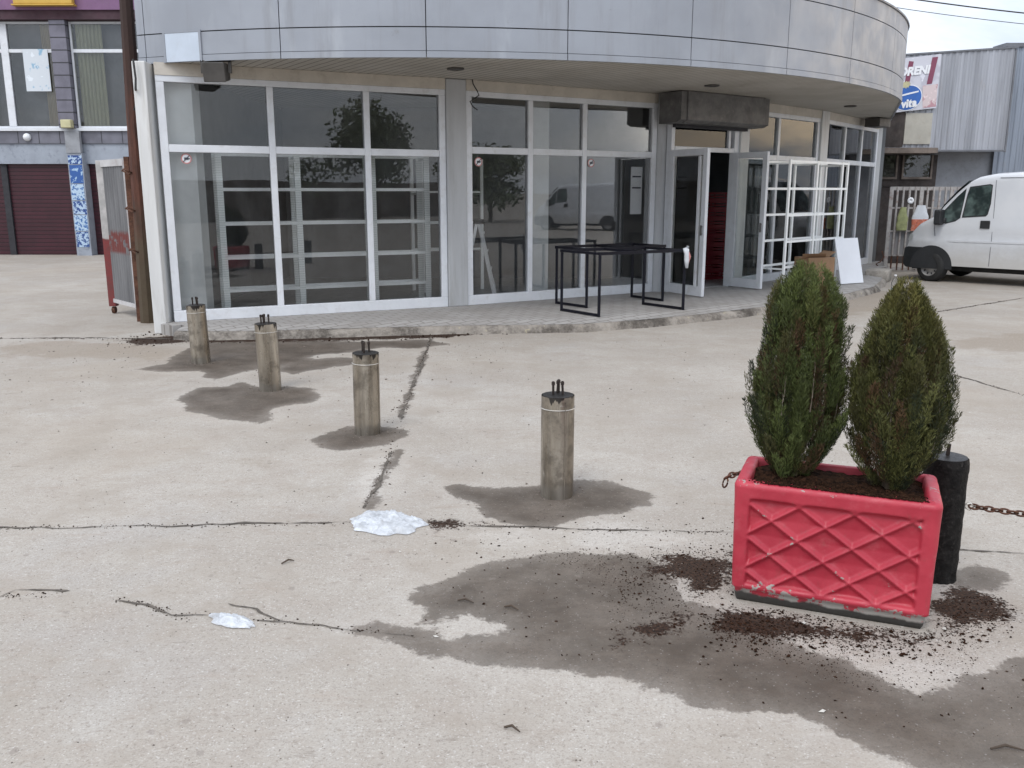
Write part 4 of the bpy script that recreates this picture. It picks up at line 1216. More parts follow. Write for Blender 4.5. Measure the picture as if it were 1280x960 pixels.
S = []
scat([(0,600),(1280,640),(1280,960),(0,960)], 3200, .0007, .0040)
scat([(0,430),(900,420),(1280,640),(0,640)], 900, .002, .008)
scat([(0,425),(640,418),(640,480),(0,480)], 400, .003, .012)
for p in ((335,490),(457,545),(697,625),(248,455)):
    gx, gy = G(*p)
    for _ in range(70):
        a = rng.uniform(0, 6.28); r = .10 + abs(rng.gauss(0, .08)); S.append((gx + r*math.cos(a), gy + .085 + r*math.sin(a)*.9, rng.uniform(.002, .008)))
grit_m = mat('grit', (.15, .125, .105), .9, var=.5, scale=9, bump=0)
crumbs('gravel', grit_m, S, 3)
# rubble on the kerb
S = []
scat([(225,412),(330,416),(450,414),(560,407),(640,408),(640,414),(450,420),(230,420)], 260, .006, .028)
crumbs('kerb_rubble', mat('rubble', (.25, .21, .17), .95, var=.5, scale=7), S, 9, .03)
# white stones
S = [(*G(*p), s) for p, s in (((1005,779), .014), ((985,718), .008), ((545,796), .009), ((1028,890), .012), ((500,690), .012), ((1180,787), .012))]
crumbs('pebbles', mat('pebble', (.5, .48, .44), .9), S, 4)

# ------------------------------------------------------------------ crumpled plastic
def crumple(name, label, ctr, L, W, H, rz, seed, n=46):
    mb = MB(); mb.smooth = True; rows = []
    e_ = Vector((math.cos(rz), math.sin(rz), 0)); p_ = Vector((-math.sin(rz), math.cos(rz), 0))
    for j in range(n+1):
        v = -1 + 2*j/n; row = []
        for i in range(n+1):
            u = -1 + 2*i/n
            rx, ry = u*math.sqrt(1 - v*v/2), v*math.sqrt(1 - u*u/2)
            a = math.atan2(ry, rx); rad = .9 + .28*mnoise.noise((math.cos(a)*1.8, math.sin(a)*1.8, seed)) + .10*mnoise.noise((math.cos(a)*5, math.sin(a)*5, seed))
            r = math.hypot(rx, ry)
            q = max(0, 1 - r**2)
            f1 = abs(mnoise.noise((rx*1.6 + ry*1.2, ry*2.2, seed+2))); f2 = 1 - abs(mnoise.noise((rx*3 - ry*2.5 + .6*mnoise.noise((rx*4, ry*4, 1)), ry*4, seed+5)))*2; f3 = 1 - abs(mnoise.noise((rx*8 + ry*5, ry*9, seed+8)))*2
            z = .005 + H*q*(.35 + .9*f1) + H*.30*max(0, f2)**2*min(1, q*2.5) + H*.06*f3*min(1, q*3)
            z = max(.004, z)
            p = Vector((*ctr, 0)) + e_*rx*rad*L/2 + p_*ry*rad*W/2
            row.append((p.x, p.y, z if r < .995 else .004))
        rows.append(row)
    mb.grid(rows); return tag(mb.build(name, M['film']), label, 'plastic bag')
crumple('plastic_bag', 'crumpled white plastic bag lying on the joint between bollard and crack', G(484, 656), .44, .30, .052, R(-10), 1.7)
crumple('plastic_bag', 'small flattened white plastic wrapper lying on a crack at lower left', G(290, 778), .24, .085, .030, R(-24), 6.1, 30)

# twigs
twm = mat('twig', (.07, .05, .035), .9)
for (p, q, lab) in (((572,752),(592,755),'small dark twig lying on the big wet patch'), ((630,760),(648,764),'thin dark twig at the middle of the big wet patch'), ((630,911),(650,917),'small brown twig on the dry concrete at bottom centre'), ((352,706),(368,702),'thin twig on dry concrete left of the two plastic scraps'), ((1238,938),(1280,940),'dark twig lying on the wet patch at the bottom right corner')):
    a_, b_ = G(*p), G(*q); mb = MB(); mx = ((a_[0]+b_[0])/2, (a_[1]+b_[1])/2 + .012)
    mb.tube([(*a_, .006), (*mx, .012), (*b_, .006)], [.003, .0045, .002], 6)
    tag(mb.build('twig', twm), lab, 'twig', 'twigs on the ground')

# ------------------------------------------------------------------ pole and gate at the left
mb = MB(); mb.smooth = False
mb.tube([(-4.555, 11.05, -.02), (-4.535, 11.05, 2.0), (-4.50, 11.05, 4.0), (-4.45, 11.05, 7.5)], [.112, .095, .075, .06], 10)
po = thing('utility_pole', 'tall rusty brown pole rising past the left end of the showroom', 'pole', (-4.55, 11.05, 0))
mb.build('shaft', M['pole'], po)
mb = MB(); mb.bar((-4.70, 11.12, 0), (-4.69, 11.12, 2.02), .06); mb.build('side_post', M['rust'], po)
for z in (.9, 1.4, 1.85):
    mb = MB(); mb.smooth = True; mb.tube([(-4.72, 11.02, z), (-4.66, 10.94, z+.02), (-4.58, 10.95, z-.02), (-4.64, 11.02, z-.04), (-4.72, 11.05, z)], .010, 6); mb.build('tie_wire', M['rust'], po)
gt = thing('metal_gate', 'open grey corrugated gate leaf with a red painted end post beside the rusty pole', 'gate', (-5.35, 11.88, 0))
fe, hi_ = Vector((-5.36, 11.88, 0)), Vector((-4.76, 11.22, 0)); ge = (hi_-fe).normalized(); gn = Vector((ge.y, -ge.x, 0)); GL = (hi_-fe).length
mb = MB(); mb.bar(fe + UZ*.10, fe + UZ*2.0, .10, .09); mb.build('end_post', M['gate_post'], gt, bevel=.008)
mb = MB(); mb.lathe([(.045, -.02), (.045, .02)], (fe.x, fe.y, .048), 14, axis='x'); mb.build('wheel', M['rust'], gt)
mb = MB()
mb.bar(fe + ge*.05 + UZ*1.96, hi_ + UZ*1.96, .045, .085); mb.bar(fe + ge*.05 + UZ*.18, hi_ + UZ*.18, .04, .05)
mb.bar(hi_ + UZ*.15, hi_ + UZ*2.0, .05); mb.build('frame', M['gate_frame'], gt)
rows = []
for z in (.2, .9, 1.4, 1.945):
    row = []
    nn_ = 150
    for k in range(nn_+1):
        s = .055 + (GL-.085)*k/nn_; q = fe + ge*s + gn*(.016*math.sin(s*2*math.pi/.085)) + UZ*z
        row.append(q)
    rows.append(row)
mb = MB(); mb.grid(rows); mb.build('corrugated_sheet', M['gate_sheet'], gt)
mb = MB(); mb.bar(fe - ge*.05 + UZ*.95, fe - ge*.14 + UZ*.95, .012); mb.build('latch', M['rack_white'], gt)

# ------------------------------------------------------------------ purple building, left background
pb = thing('purple_building', 'purple fronted building with dark red roller shutters and grey tiled window band', 'building', (-13, 23.2, 0))
Y0 = 23.2; XL, XR = -24.0, -7.5
mb = MB(); mb.box(XL, XR, Y0+.35, 32, 0, 7.6); mb.build('wall', M['room_dark'], pb)
mb = MB(); mb.box(XL, XR, Y0-.25, Y0+.35, 5.93, 7.7); mb.build('purple_band', M['purple'], pb)
mb = MB(); mb.box(XL, XR, Y0-.2, Y0+.35, 5.72, 5.928); mb.build('recess_shade_strip', M['maroon_shade'], pb)  # dark colour stands in for the shaded recess over the windows
mb = MB(); mb.box(XL, XR, Y0-.04, Y0+.35, 2.80, 3.10); mb.build('tile_band', M['tile_band'], pb)
mb = MB(); mb.box(XL, XR, Y0-.10, Y0+.30, 3.102, 3.17); mb.build('sill', M['white_frame'], pb)
mb = MB(); mb.box(XL, XR, Y0, Y0+.35, 2.30, 2.798); mb.build('lintel_band', M['band_blue'], pb)
def pwin(x0, x1, mulls):
    z0, z1, zt = 3.172, 5.70, 5.02
    mb = MB(); d0, d1 = Y0+.0, Y0+.07
    mb.box(x0, x0+.05, d0, d1, z0, z1); mb.box(x1-.05, x1, d0, d1, z0, z1); mb.box(x0+.052, x1-.052, d0, d1, z1-.05, z1); mb.box(x0+.052, x1-.052, d0, d1, z0, z0+.05)
    mb.box(x0+.052, x1-.052, d0+.004, d1-.004, zt-.04, zt+.04)
    for m_ in mulls: mb.box(m_-.09, m_+.09, d0-.01, d1+.01, z0+.05, z1-.05)
    f = mb.build('window', M['white_frame'], pb)
    g = MB(); g.box(x0+.03, x1-.03, Y0+.03, Y0+.038, z0+.03, z1-.03); g.build('pane', M['glass'], f)
    return f
w1 = pwin(-13.95, -11.36, [-12.57]); pwin(-10.93, -8.2, [])
for x0, x1, m_ in ((-11.72, -11.44, 'curtain'), (-13.9, -13.0, 'curtain'), (-10.85, -10.20, 'curtain_green')):
    mb = MB(); mb.smooth = True; rows = []
    for z in (3.2, 5.68): rows.append([(x0 + (x1-x0)*k/40, Y0+.16+.035*math.sin(k*1.1), z) for k in range(41)])
    mb.grid(rows); mb.build('curtain', M[m_], pb)
mb = MB(); mb.box(-11.34, -10.95, Y0-.16, Y0+.34, 3.175, 5.715); mb.build('tiled_column', M['tile_col'], pb)
mb = MB(); mb.box(-11.20, -10.84, Y0-.22, Y0-.102, 2.56, 3.1); mb.build('column_cap', M['grey_wall'], pb)
mb = MB(); mb.box(-11.20, -10.82, Y0-.20, Y0+.34, 0, 2.555); mb.build('column', M['band_blue'], pb)
for x0, x1 in ((-20, -13.06), (-12.9, -11.205), (-10.815, -8)):
    mb = MB(); mb.box(x0, x1, Y0+.12, Y0+.2, 0, 2.297); mb.build('roller_shutter', M['shutter'], pb)
mb = MB(); mb.box(-13.058, -12.902, Y0+.06, Y0+.25, 0, 2.297); mb.build('shutter_guide', M['joint'], pb)
mb = MB(); mb.box(-11.22, -10.96, Y0-.34, Y0-.165, 3.16, 3.36); tag(mb.build('wall_lamp', M['sign_yellow'], bevel=.02), 'small yellowish lamp box below the grey tiled column', 'lamp')
mb = MB(); mb.smooth = True; mb.lathe([(.10, 0), (.09, -.06), (.05, -.10), (.01, -.115)], (-12.22, Y0-.045, 2.95), 18, axis='y'); tag(mb.build('wall_lamp', M['paper']), 'round pale dome lamp on the grey tile band', 'lamp')
ys_ = thing('shop_sign', 'yellow box sign on the purple band of the left building', 'sign', (-11.3, Y0-.4, 6.08))
mb = MB(); mb.box(-12.02, -10.60, Y0-.42, Y0-.255, 6.03, 7.2); mb.build('box', M['yellow'], ys_, bevel=.02)
mb = MB(); mb.box(-12.06, -10.56, Y0-.435, Y0-.255, 6.0, 6.028); mb.build('trim', M['yellow'], ys_)
mb = MB(); mb.obox((-11.82, Y0-.01, 4.56), (1,0,.0), (0,1,0), (0,0,1), .62, .004, 1.0); tag(mb.build('poster', M['poster_sky']), 'white and pale blue poster in the upstairs window of the purple building', 'poster')
zz = 2.5
for k, (hh, mm, lab) in enumerate(((.22, 'poster_a', 'topmost small blue and white bill pasted on the column'), (.46, 'poster_b', 'dark blue bill pasted second from top on the column'), (.40, 'poster_c', 'pale blue bill pasted third from top on the column'), (.34, 'poster_a', 'blue and white bill pasted third from the bottom on the column'), (.40, 'poster_c', 'pale blue bill pasted second from the bottom on the column'), (.40, 'poster_a', 'lowest blue and white bill pasted on the column near the ground'))):
    mb = MB(); mb.box(-11.18 + .01*(k % 2), -10.835 - .01*(k % 3), Y0-.208, Y0-.203, zz-hh+.01, zz); zz -= hh + .015
    tag(mb.build('poster', M[mm]), lab, 'poster', 'bills pasted on the column')

# ------------------------------------------------------------------ metal clad warehouse, right background
wh = thing('warehouse', 'grey corrugated metal warehouse with a jutting upper box', 'building', (10, 21, 0))
YW = 20.0
mb = MB(); mb.box(7.2, 12.9, YW+.6, 32, 0, 4.0); mb.build('wall', M['grey_wall'], wh)
def corr(x0, x1, y, z0, z1, name, mm, pitch=.13, amp=.018, ztop=None):
    n = int((x1-x0)/pitch*8); rows = []
    for t in (0, 1):
        row = []
        for k in range(n+1):
            x = x0 + (x1-x0)*k/n; ph = (x/pitch) % 1
            yy = y - amp*(1 if ph < .35 else (max(0, 1-(ph-.35)/.15) if ph < .5 else (0 if ph < .85 else (ph-.85)/.15)))
            zt = z1 if ztop is None else z1 + (ztop-z1)*k/n
            row.append((x, yy, z0 if t == 0 else zt))
        rows.append(row)
    mb = MB(); mb.grid(rows); return mb.build(name, M[mm], wh, fix=False)
corr(8.0, 10.76, YW, 2.50, 4.42, 'corrugated_front', 'corr', ztop=4.60)
mb = MB(); mb.extrude([(8.0, YW+.004, 2.5), (10.76, YW+.004, 2.5), (10.76, YW+.004, 4.60), (8.0, YW+.004, 4.42)], (0, .6, 0)); mb.build('upper_box', M['corr'], wh)
for p_, q_, a_, b_ in (((7.98, YW, 4.44), (10.80, YW, 4.62), .08, .035), ((9.0, YW-.02, 2.48), (10.755, YW-.02, 2.48), .06, .035), ((10.775, YW, 2.45), (10.775, YW, 4.58), .035, .035)):
    mb = MB(); mb.bar(p_, q_, a_, b_); mb.build('edge_trim', M['rim'], wh)
corr(10.80, 13, YW+.5, 0, 4.72, 'corrugated_side', 'corr_blue')
mb = MB(); mb.box(10.78, 13.05, YW+.44, YW+1, 4.70, 4.78); mb.build('roof_edge', M['rim'], wh)
mb = MB(); mb.box(8.52, 9.1, YW-.05, YW+.0, 2.62, 3.27); mb.build('cream_panel', M['cream'], wh)
mb = MB(); mb.box(7.6, 8.51, YW-.04, YW+.0, 2.56, 3.6); mb.build('dark_boarding', M['dark_wood'], wh)
mb = MB(); mb.box(7.6, 9.15, YW-.35, YW+.45, 2.42, 2.53); mb.build('ledge', M['ledge'], wh)
mb = MB(); mb.box(7.6, 9.52, YW+.42, YW+.59, 1.72, 2.41); mb.build('dark_boarding', M['dark_wood'], wh)
for x0, x1 in ((7.98, 8.62), (8.72, 9.40)):
    mb = MB(); mb.box(x0, x1, YW+.36, YW+.41, 1.88, 1.93); mb.box(x0, x0+.04, YW+.36, YW+.41, 1.93, 2.40); mb.box(x1-.04, x1, YW+.36, YW+.41, 1.93, 2.40)
    f = mb.build('window', M['ledge'], wh)
    mb = MB(); mb.box(x0+.02, x1-.02, YW+.395, YW+.40, 1.93, 2.40); mb.build('pane', M['glass'], f)
mb = MB(); mb.box(7.4, 9.55, YW+.45, YW+.59, 0, 1.715); mb.build('lower_wall', M['dark_wood'], wh)

# billboard
sg = thing('billboard', 'faded advertising board with a blue round emblem on the warehouse front', 'sign', (8.6, YW-.08, 3.3))
X0, X1, Z0, Z1 = 7.85, 9.14, 3.31, 4.45
ys0 = YW - .10
sk = .07/ .7
def SP(x, z): return Vector((x, ys0, z + (x-8.4)*.11))
mb = MB(); mb.extrude([SP(X0, Z0-.02), SP(X1, Z0-.02), SP(X1, Z1-.06), SP(X0, Z1-.06)], (0, .05, 0)); mb.build('panel', M['sign_base'], sg)
def plate(pts, y, name, mm):
    mb = MB(); mb.extrude([SP(x, z) - Vector((0, y, 0)) for x, z in pts], (0, .003, 0)); return mb.build(name, M[mm], sg)
plate([(8.88, 3.80), (8.99, 3.80), (9.07, 4.34), (8.95, 4.34)], .006, 'maroon_stripe', 'sign_maroon')
plate([(8.40, 3.82), (8.50, 3.80), (8.56, 4.30), (8.46, 4.32)], .006, 'maroon_stripe', 'sign_maroon')
plate([(8.84, 3.32), (9.12, 3.32), (9.12, 3.78), (8.80, 3.78)], .006, 'pink_picture', 'sign_pink')
circ = [(8.50 + .29*math.cos(2*math.pi*k/36), 3.565 + .25*math.sin(2*math.pi*k/36)) for k in range(36)]
plate([(8.50 + (x-8.5)*1.06, 3.565 + (z-3.565)*1.06) for x, z in circ], .009, 'emblem_edge', 'sign_white')
plate(circ, .012, 'emblem', 'sign_blue')
plate([(8.44 + .10*math.cos(2*math.pi*k/20)*(1 if k % 2 else .72), 3.84 + .08*math.sin(2*math.pi*k/20)*(1 if k % 2 else .72)) for k in range(20)], .015, 'yellow_flower', 'sign_yellow')
plate([(8.30, 3.60), (8.50, 3.63), (8.72, 3.66), (8.72, 3.69), (8.50, 3.665), (8.30, 3.635)], .016, 'white_swoosh', 'sign_white')
def text(s, size, x, z, y, mm, shear=0.0, name='lettering', bold=.012):
    cu = bpy.data.curves.new(name, 'FONT'); cu.body = s; cu.size = size; cu.extrude = .002; cu.offset = bold; cu.shear = shear
    tmp = bpy.data.objects.new('tmp', cu); COL.objects.link(tmp)
    bpy.context.view_layer.update()
    me = bpy.data.meshes.new_from_object(tmp.evaluated_get(bpy.context.evaluated_depsgraph_get()))
    bpy.data.objects.remove(tmp); me.materials.clear(); me.materials.append(M[mm])
    o = bpy.data.objects.new(name, me); COL.objects.link(o); o.parent = sg
    off = ROOT[sg.name]; p = SP(x, z) - Vector((0, y, 0)) - off
    o.matrix_local = Matrix.Translation(p) @ Matrix.Rotation(-math.atan(.11), 4, 'Y') @ Matrix.Rotation(R(90), 4, 'X')
    return o
text('ORENI', .225, 8.25, 4.03, .014, 'sign_white', .25)
text('vita', .23, 8.37, 3.375, .018, 'sign_white', .15)

# ------------------------------------------------------------------ right fence gate
fg = thing('fence_gate', 'pale barred metal gate with a sheet panel in front of the warehouse', 'gate', (8.2, 18.3, 0))
YF = 18.32; FX0, FX1 = 7.66, 10.4
for z_, w_, h_ in ((1.67, .05, .07), (1.285, .03, .035), (.82, .03, .03), (.33, .03, .03), (.06, .04, .05)):
    mb = MB(); mb.bar((FX0, YF, z_), (FX1, YF, z_-.005), w_, h_); mb.build('rail', M['fence_paint'], fg)
x = FX0; k = 0
while x < FX1:
    mb = MB(); th = .034 if k % 5 else .075
    mb.bar((x, YF-.035, .345 if k % 5 else .05), (x, YF-.035, 1.70), th, .03); mb.build('bar', M['fence_paint'], fg)
    mb = MB(); mb.bar((x, YF-.02, .03), (x, YF-.02, .32), .024); mb.build('lower_bar', M['rust'], fg)
    x += .122; k += 1
rows = []
for z in (.345, .805): rows.append([(FX0 + (FX1-FX0)*q/140, YF+.02+.006*math.sin(q*.9), z) for q in range(141)])
mb = MB(); mb.grid(rows); mb.build('sheet_panel', M['fence_sheet'], fg)
mb = MB(); mb.smooth = True
mb.tube([(FX0-.10, YF-.06, .42), (FX0-.05, YF-.06, .30), (FX0-.12, YF-.06, .20), (FX0-.2, YF-.06, .16), (FX0-.12, YF-.06, .08), (FX0, YF-.04, .06)], .014, 6)
mb.build('scroll', M['rust'], fg)
def hang_bag(label, x0, x1, z0, z1, top, bot, split, seed):
    o = thing('hanging_bag', label, 'bag', ((x0+x1)/2, YF-.07, z0), group='bags hanging on the pale gate')
    for nm, za, zb, mm in (('upper', split, z1, top), ('lower', z0, split, bot)):
        mb = MB(); mb.smooth = True; rows = []
        for j in range(9):
            z = za + (zb-za)*j/8; q = (z-z0)/(z1-z0); wd = (x1-x0)/2*(1 - .55*max(0, q-.55)/.45) ; row = []
            for k in range(17):
                a = 2*math.pi*k/16
                rr = 1 + .14*mnoise.noise((math.cos(a)*2, z*9, seed))
                row.append(((x0+x1)/2 + wd*rr*math.cos(a), YF-.075 + .045*rr*math.sin(a), z))
            rows.append(row)
        mb.grid(rows); mb.build(nm, M[mm], o)
    return o
hang_bag('yellow green bag hanging on the pale gate bars', 7.80, 8.02, .84, 1.30, 'bag_green', 'bag_green', 1.05, 1)
hang_bag('white bag with orange lower half hanging on the pale gate bars', 8.10, 8.44, .83, 1.34, 'bag_white', 'bag_orange', 1.06, 4)
mb = MB(); mb.smooth = True; mb.lathe([(.065, 0), (.065, -.012), (.02, -.014), (.018, -.004)], (8.05, YF-.055, 1.43), 18, axis='y')
tag(mb.build('disc', M['paper']), 'small white round disc hung on the pale gate above the bags', 'disc')

# ------------------------------------------------------------------ van
def make_van():
    o = thing('van', 'white panel van with black bumper parked by the pale gate', 'van', local=True)
    Wd = 1.72; zb = .30
    # side profile: roof / hood line (s, z)
    top = [(-.655, .62), (-.64, .66), (-.585, .84), (-.55, .905), (-.43, 1.03), (-.25, 1.13), (-.13, 1.18), (-.02, 1.36), (.2, 1.62), (.38, 1.79), (.51, 1.86), (.74, 1.905), (1.24, 1.93), (2.0, 1.94), (3.0, 1.93), (3.50, 1.90), (3.58, 1.80), (3.60, 1.2), (3.60, .7)]
    def tz(s): return float(np.interp(s, [a for a, _ in top], [b for _, b in top]))
    ss = sorted(set([a for a, _ in top] + [-.5, -.36, -.19, .09, .29, .62, 1.0, 1.6, 2.5, 3.3]))
    mb = MB(); mb.smooth = True; rows = []
    for s in ss:
        zt = tz(s); row = []
        nose = max(0, (-.1 - s)/.56); inset = .16*nose**1.6            # plan taper at the nose
        sec = [(0, zb), (-.0, .45), (.0, .60), (-.012, .735), (-.012, .745), (.004, .78), (.0, 1.0)]
        pts = []
        zmax = zt
        for yy, z in sec:
            if z < zmax - .10: pts.append((yy, z))
        def tumble(z): return .0 + max(0, z-1.0)*.10
        zs_ = [z for z in (1.2, 1.4, 1.6, 1.72) if z < zmax-.12]
        for z in zs_: pts.append((tumble(z), z))
        zc = zmax - .085; y0 = tumble(zc)
        for a in (0, 22, 45, 68, 90):
            pts.append((y0 + .11*(1-math.cos(R(a))), zc + .085*math.sin(R(a))))
        # resample to constant count
        P = np.array(pts); d = np.r_[0, np.cumsum(np.hypot(*np.diff(P, axis=0).T))]
        q = np.linspace(0, d[-1], 26); Y = np.interp(q, d, P[:, 0]); Z = np.interp(q, d, P[:, 1])
        half = [(s, inset + y, z) for y, z in zip(Y, Z)]
        crown = [(s, inset + Y[-1] + (Wd/2 - inset - Y[-1])*t, zmax + .03*t*(2-t)*(1 if s > .4 else .6)) for t in (.33, .66, 1)]
        full = half + crown
        full += [(a, Wd-b, c) for a, b, c in full[-2::-1]]
        rows.append(full)
    mb.grid(rows)
    nF = len(rows[0])
    for r_ in (rows[0], rows[-1]): mb.add(r_, [tuple(range(nF))])
    mb.add(rows[0][:1] + rows[-1][:1] + rows[-1][-1:] + rows[0][-1:], [(0, 1, 2, 3)])
    body = mb.build('body', M['van'], o)
    tum = lambda z: max(0, z-1.0)*.10
    def sidepoly(pts, off, name, mm, th=.006, parent=None, far=0):
        f = (lambda y: y) if not far else (lambda y: Wd-y)
        mb = MB(); mb.extrude([(s, f(tum(z) - off), z) for s, z in pts], (0, th if not far else -th, 0))
        return mb.build(name, M[mm], parent or o)
    # side windows: black surround + pane
    gl_ = [(.39,1.69),(.71,1.735),(.755,1.72),(.765,1.40),(.74,1.22),(.71,1.185),(.32,1.155),(.36,1.55)]
    ql = [(.01,1.28),(.20,1.52),(.335,1.665),(.325,1.50),(.295,1.15),(.22,1.09),(.06,1.045),(.0,1.10)]
    for pl in (gl_, ql):
        cxm = sum(p[0] for p in pl)/len(pl); czm = sum(p[1] for p in pl)/len(pl)
        for far in (0, 1):
            wnd = sidepoly(pl, .005, 'window', 'plastic_black', .004, None, far)
            sidepoly([(cxm+(x-cxm)*.92, czm+(z-czm)*.92) for x, z in pl], .009, 'pane', 'lens_dark', .003, wnd, far)
    # windscreen
    mb = MB(); wp = [(-.125, 1.20), (-.02, 1.375), (.2, 1.635), (.36, 1.785)]
    rows = []
    for s, z in wp:
        dn = Vector((-.76, .65)); rows.append([(s-.012, .12 + .02*q*0 + (Wd-.24)*q/8, z+.012 + .016*math.sin(math.pi*q/8)) for q in range(9)])
    mb.grid(rows); mb.build('windscreen', M['lens_dark'], o)
    # bumper
    mb = MB(); mb.smooth = False
    bp = [(-.30, .62), (-.60, .62), (-.69, .59), (-.70, .30), (-.64, .23), (-.34, .24)]
    inset_f = lambda s: .16*max(0, (-.1-s)/.56)**1.6
    L_ = [(s, inset_f(s) - .022, z) for s, z in bp]; Rr = [(s, Wd - inset_f(s) + .022, z) for s, z in bp]
    n_ = len(bp); mb.add(L_ + Rr, [tuple(range(n_))[::-1], tuple(range(n_, 2*n_))] + [(i, (i+1) % n_, n_+(i+1) % n_, n_+i) for i in range(n_)])
    mb.build('bumper', M['plastic_black'], o, bevel=.03)
    for sW in (-.13, 2.55):
        for far in (0, 1):
            yo = .02 if not far else Wd-.02; sg_ = 1 if not far else -1
            # wheel arch lining
            mb = MB(); pts = [(sW + .37*math.cos(a), .27 + .385*math.sin(a)) for a in [R(-5 + 190*k/20) for k in range(21)]]
            pts = [(s, max(.235, z)) for s, z in pts]
            mb.extrude([(s, yo - sg_*.024, z) for s, z in pts], (0, sg_*.01, 0)); mb.build('wheel_arch', M['plastic_black'], o)
            wc = (sW, yo + sg_*.075, .27)
            t_ = MB(); t_.smooth = True
            t_.lathe([(.17, -.105), (.245, -.105), (.265, -.085), (.27, -.05), (.27, .05), (.265, .085), (.245, .09), (.17, .09)], (0,0,0), 40, axis='y', cap=False)
            wob = thing_part('wheel', o, wc)
            t2 = t_.build('tyre', M['tyre'], wob)
            r_ = MB(); r_.smooth = True
            r_.lathe([(.172, -.10*sg_), (.165, -.092*sg_), (.15, -.07*sg_), (.11, -.05*sg_), (.075, -.078*sg_), (.03, -.082*sg_), (.001, -.082*sg_)], (0,0,0), 32, axis='y', cap=False)
            r_.smooth = False
            r_.build('rim', M['rim_steel'], wob)
            hl = MB()
            for k in range(10):
                a = 2*math.pi*k/10; hl.obox((.13*math.cos(a), -.068*sg_, .13*math.sin(a)), (math.cos(a),0,math.sin(a)), (0,1,0), (-math.sin(a),0,math.cos(a)), .035, .012, .022)
            hl.build('rim_hole', M['joint'], wob)
            if sW < 0 and not far: wob.rotation_euler = (0, 0, R(-16)); wob.location.y += .02
    # mirror
    for far in (0, 1):
        mb = MB(); y_ = -.14 if not far else Wd+.02
        mb.obox((-.03, y_+.06, 1.16), (1,0,0), (0,1,0), (0,0,1), .13, .20, .27); mb.obox((.02, y_+.06 + (.09 if not far else -.09), 1.10), (1,0,0), (0,1,0), (0,0,1), .10, .12, .1)
        mb.build('mirror', M['plastic_black'], o, bevel=.03)
    # lamps, handle, seams
    for far in (0, 1):
        mb = MB(); f = (lambda y: y) if not far else (lambda y: Wd-y)
        mb.add([(-.635, f(.185), .73), (-.61, f(.165), .84), (-.52, f(.06), .85), (-.50, f(.045), .76), (-.54, f(.08), .725), (-.60, f(.30), .84), (-.64, f(.32), .73)], [(0, 1, 2, 3, 4), (0, 6, 5, 1)])
        mb.build('headlight', M['lens'], o)
    for y_ in (-.006, Wd+.006):
        mb = MB(); mb.obox((.72, y_, 1.045), (1,0,0), (0,1,0), (0,0,1), .155, .03, .135); mb.build('door_handle', M['plastic_black'], o, bevel=.008)
    def seam(pts):
        mb = MB()
        for a_, b_ in zip(pts[:-1], pts[1:]): mb.bar((a_[0], tum(a_[1])-.001, a_[1]), (b_[0], tum(b_[1])-.001, b_[1]), .008, .010, up=(0,1,0))
        mb.build('panel_seam', M['rim'], o)
    seam([(.80, 1.80), (.83, 1.3), (.85, .8), (.85, .33)]); seam([(-.13, 1.12), (-.12, .95), (-.10, .82)]); seam([(.86, 1.84), (2.2, 1.84)]); seam([(2.15, 1.8), (2.15, .35)])
    mb = MB(); mb.box(-.55, 3.5, .25, Wd-.25, .2, .298); mb.build('underbody', M['tyre'], o)
    mb = MB(); mb.bar((.15, -.012, .745), (3.5, -.012, .745), .012, .03, up=(0,0,1)); mb.build('rub_strip', M['van'], o)
    return o
def thing_part(name, parent, loc):
    o = bpy.data.objects.new(name, None); COL.objects.link(o); o.parent = parent; o.location = loc; ROOT[o.name] = Vector((0,0,0)); o.empty_display_size = .1
    return o
def ld_mat():
    t = NT('tinted_glass'); t.set('Base Color', t.mix(t.ramp(t.noise(3, 3), .4, .65), (.02, .03, .03), (.10, .14, .13))); t.set('Roughness', .08); return t.m
M['lens_dark'] = ld_mat()
van = make_van(); van.location = (7.72, 16.15, 0); van.rotation_euler = (0, 0, R(-45))

# overhead cables
for k, (za, zb_, r, lab) in enumerate(((9.55, 8.98, .028, 'thicker overhead cable crossing the sky at top right'), (9.12, 8.55, .014, 'thinner lower overhead cable crossing the sky at top right'))):
    mb = MB(); mb.smooth = True
    P = [(x, 40 + (x-16)*.0, za + (zb_-za)*(x-16.9)/4.8 + .004*(x-19)**2) for x in np.linspace(2, 44, 40)]
    mb.tube(P, r, 6); tag(mb.build('overhead_cable', M['cable']), lab, 'cable', 'overhead cables')

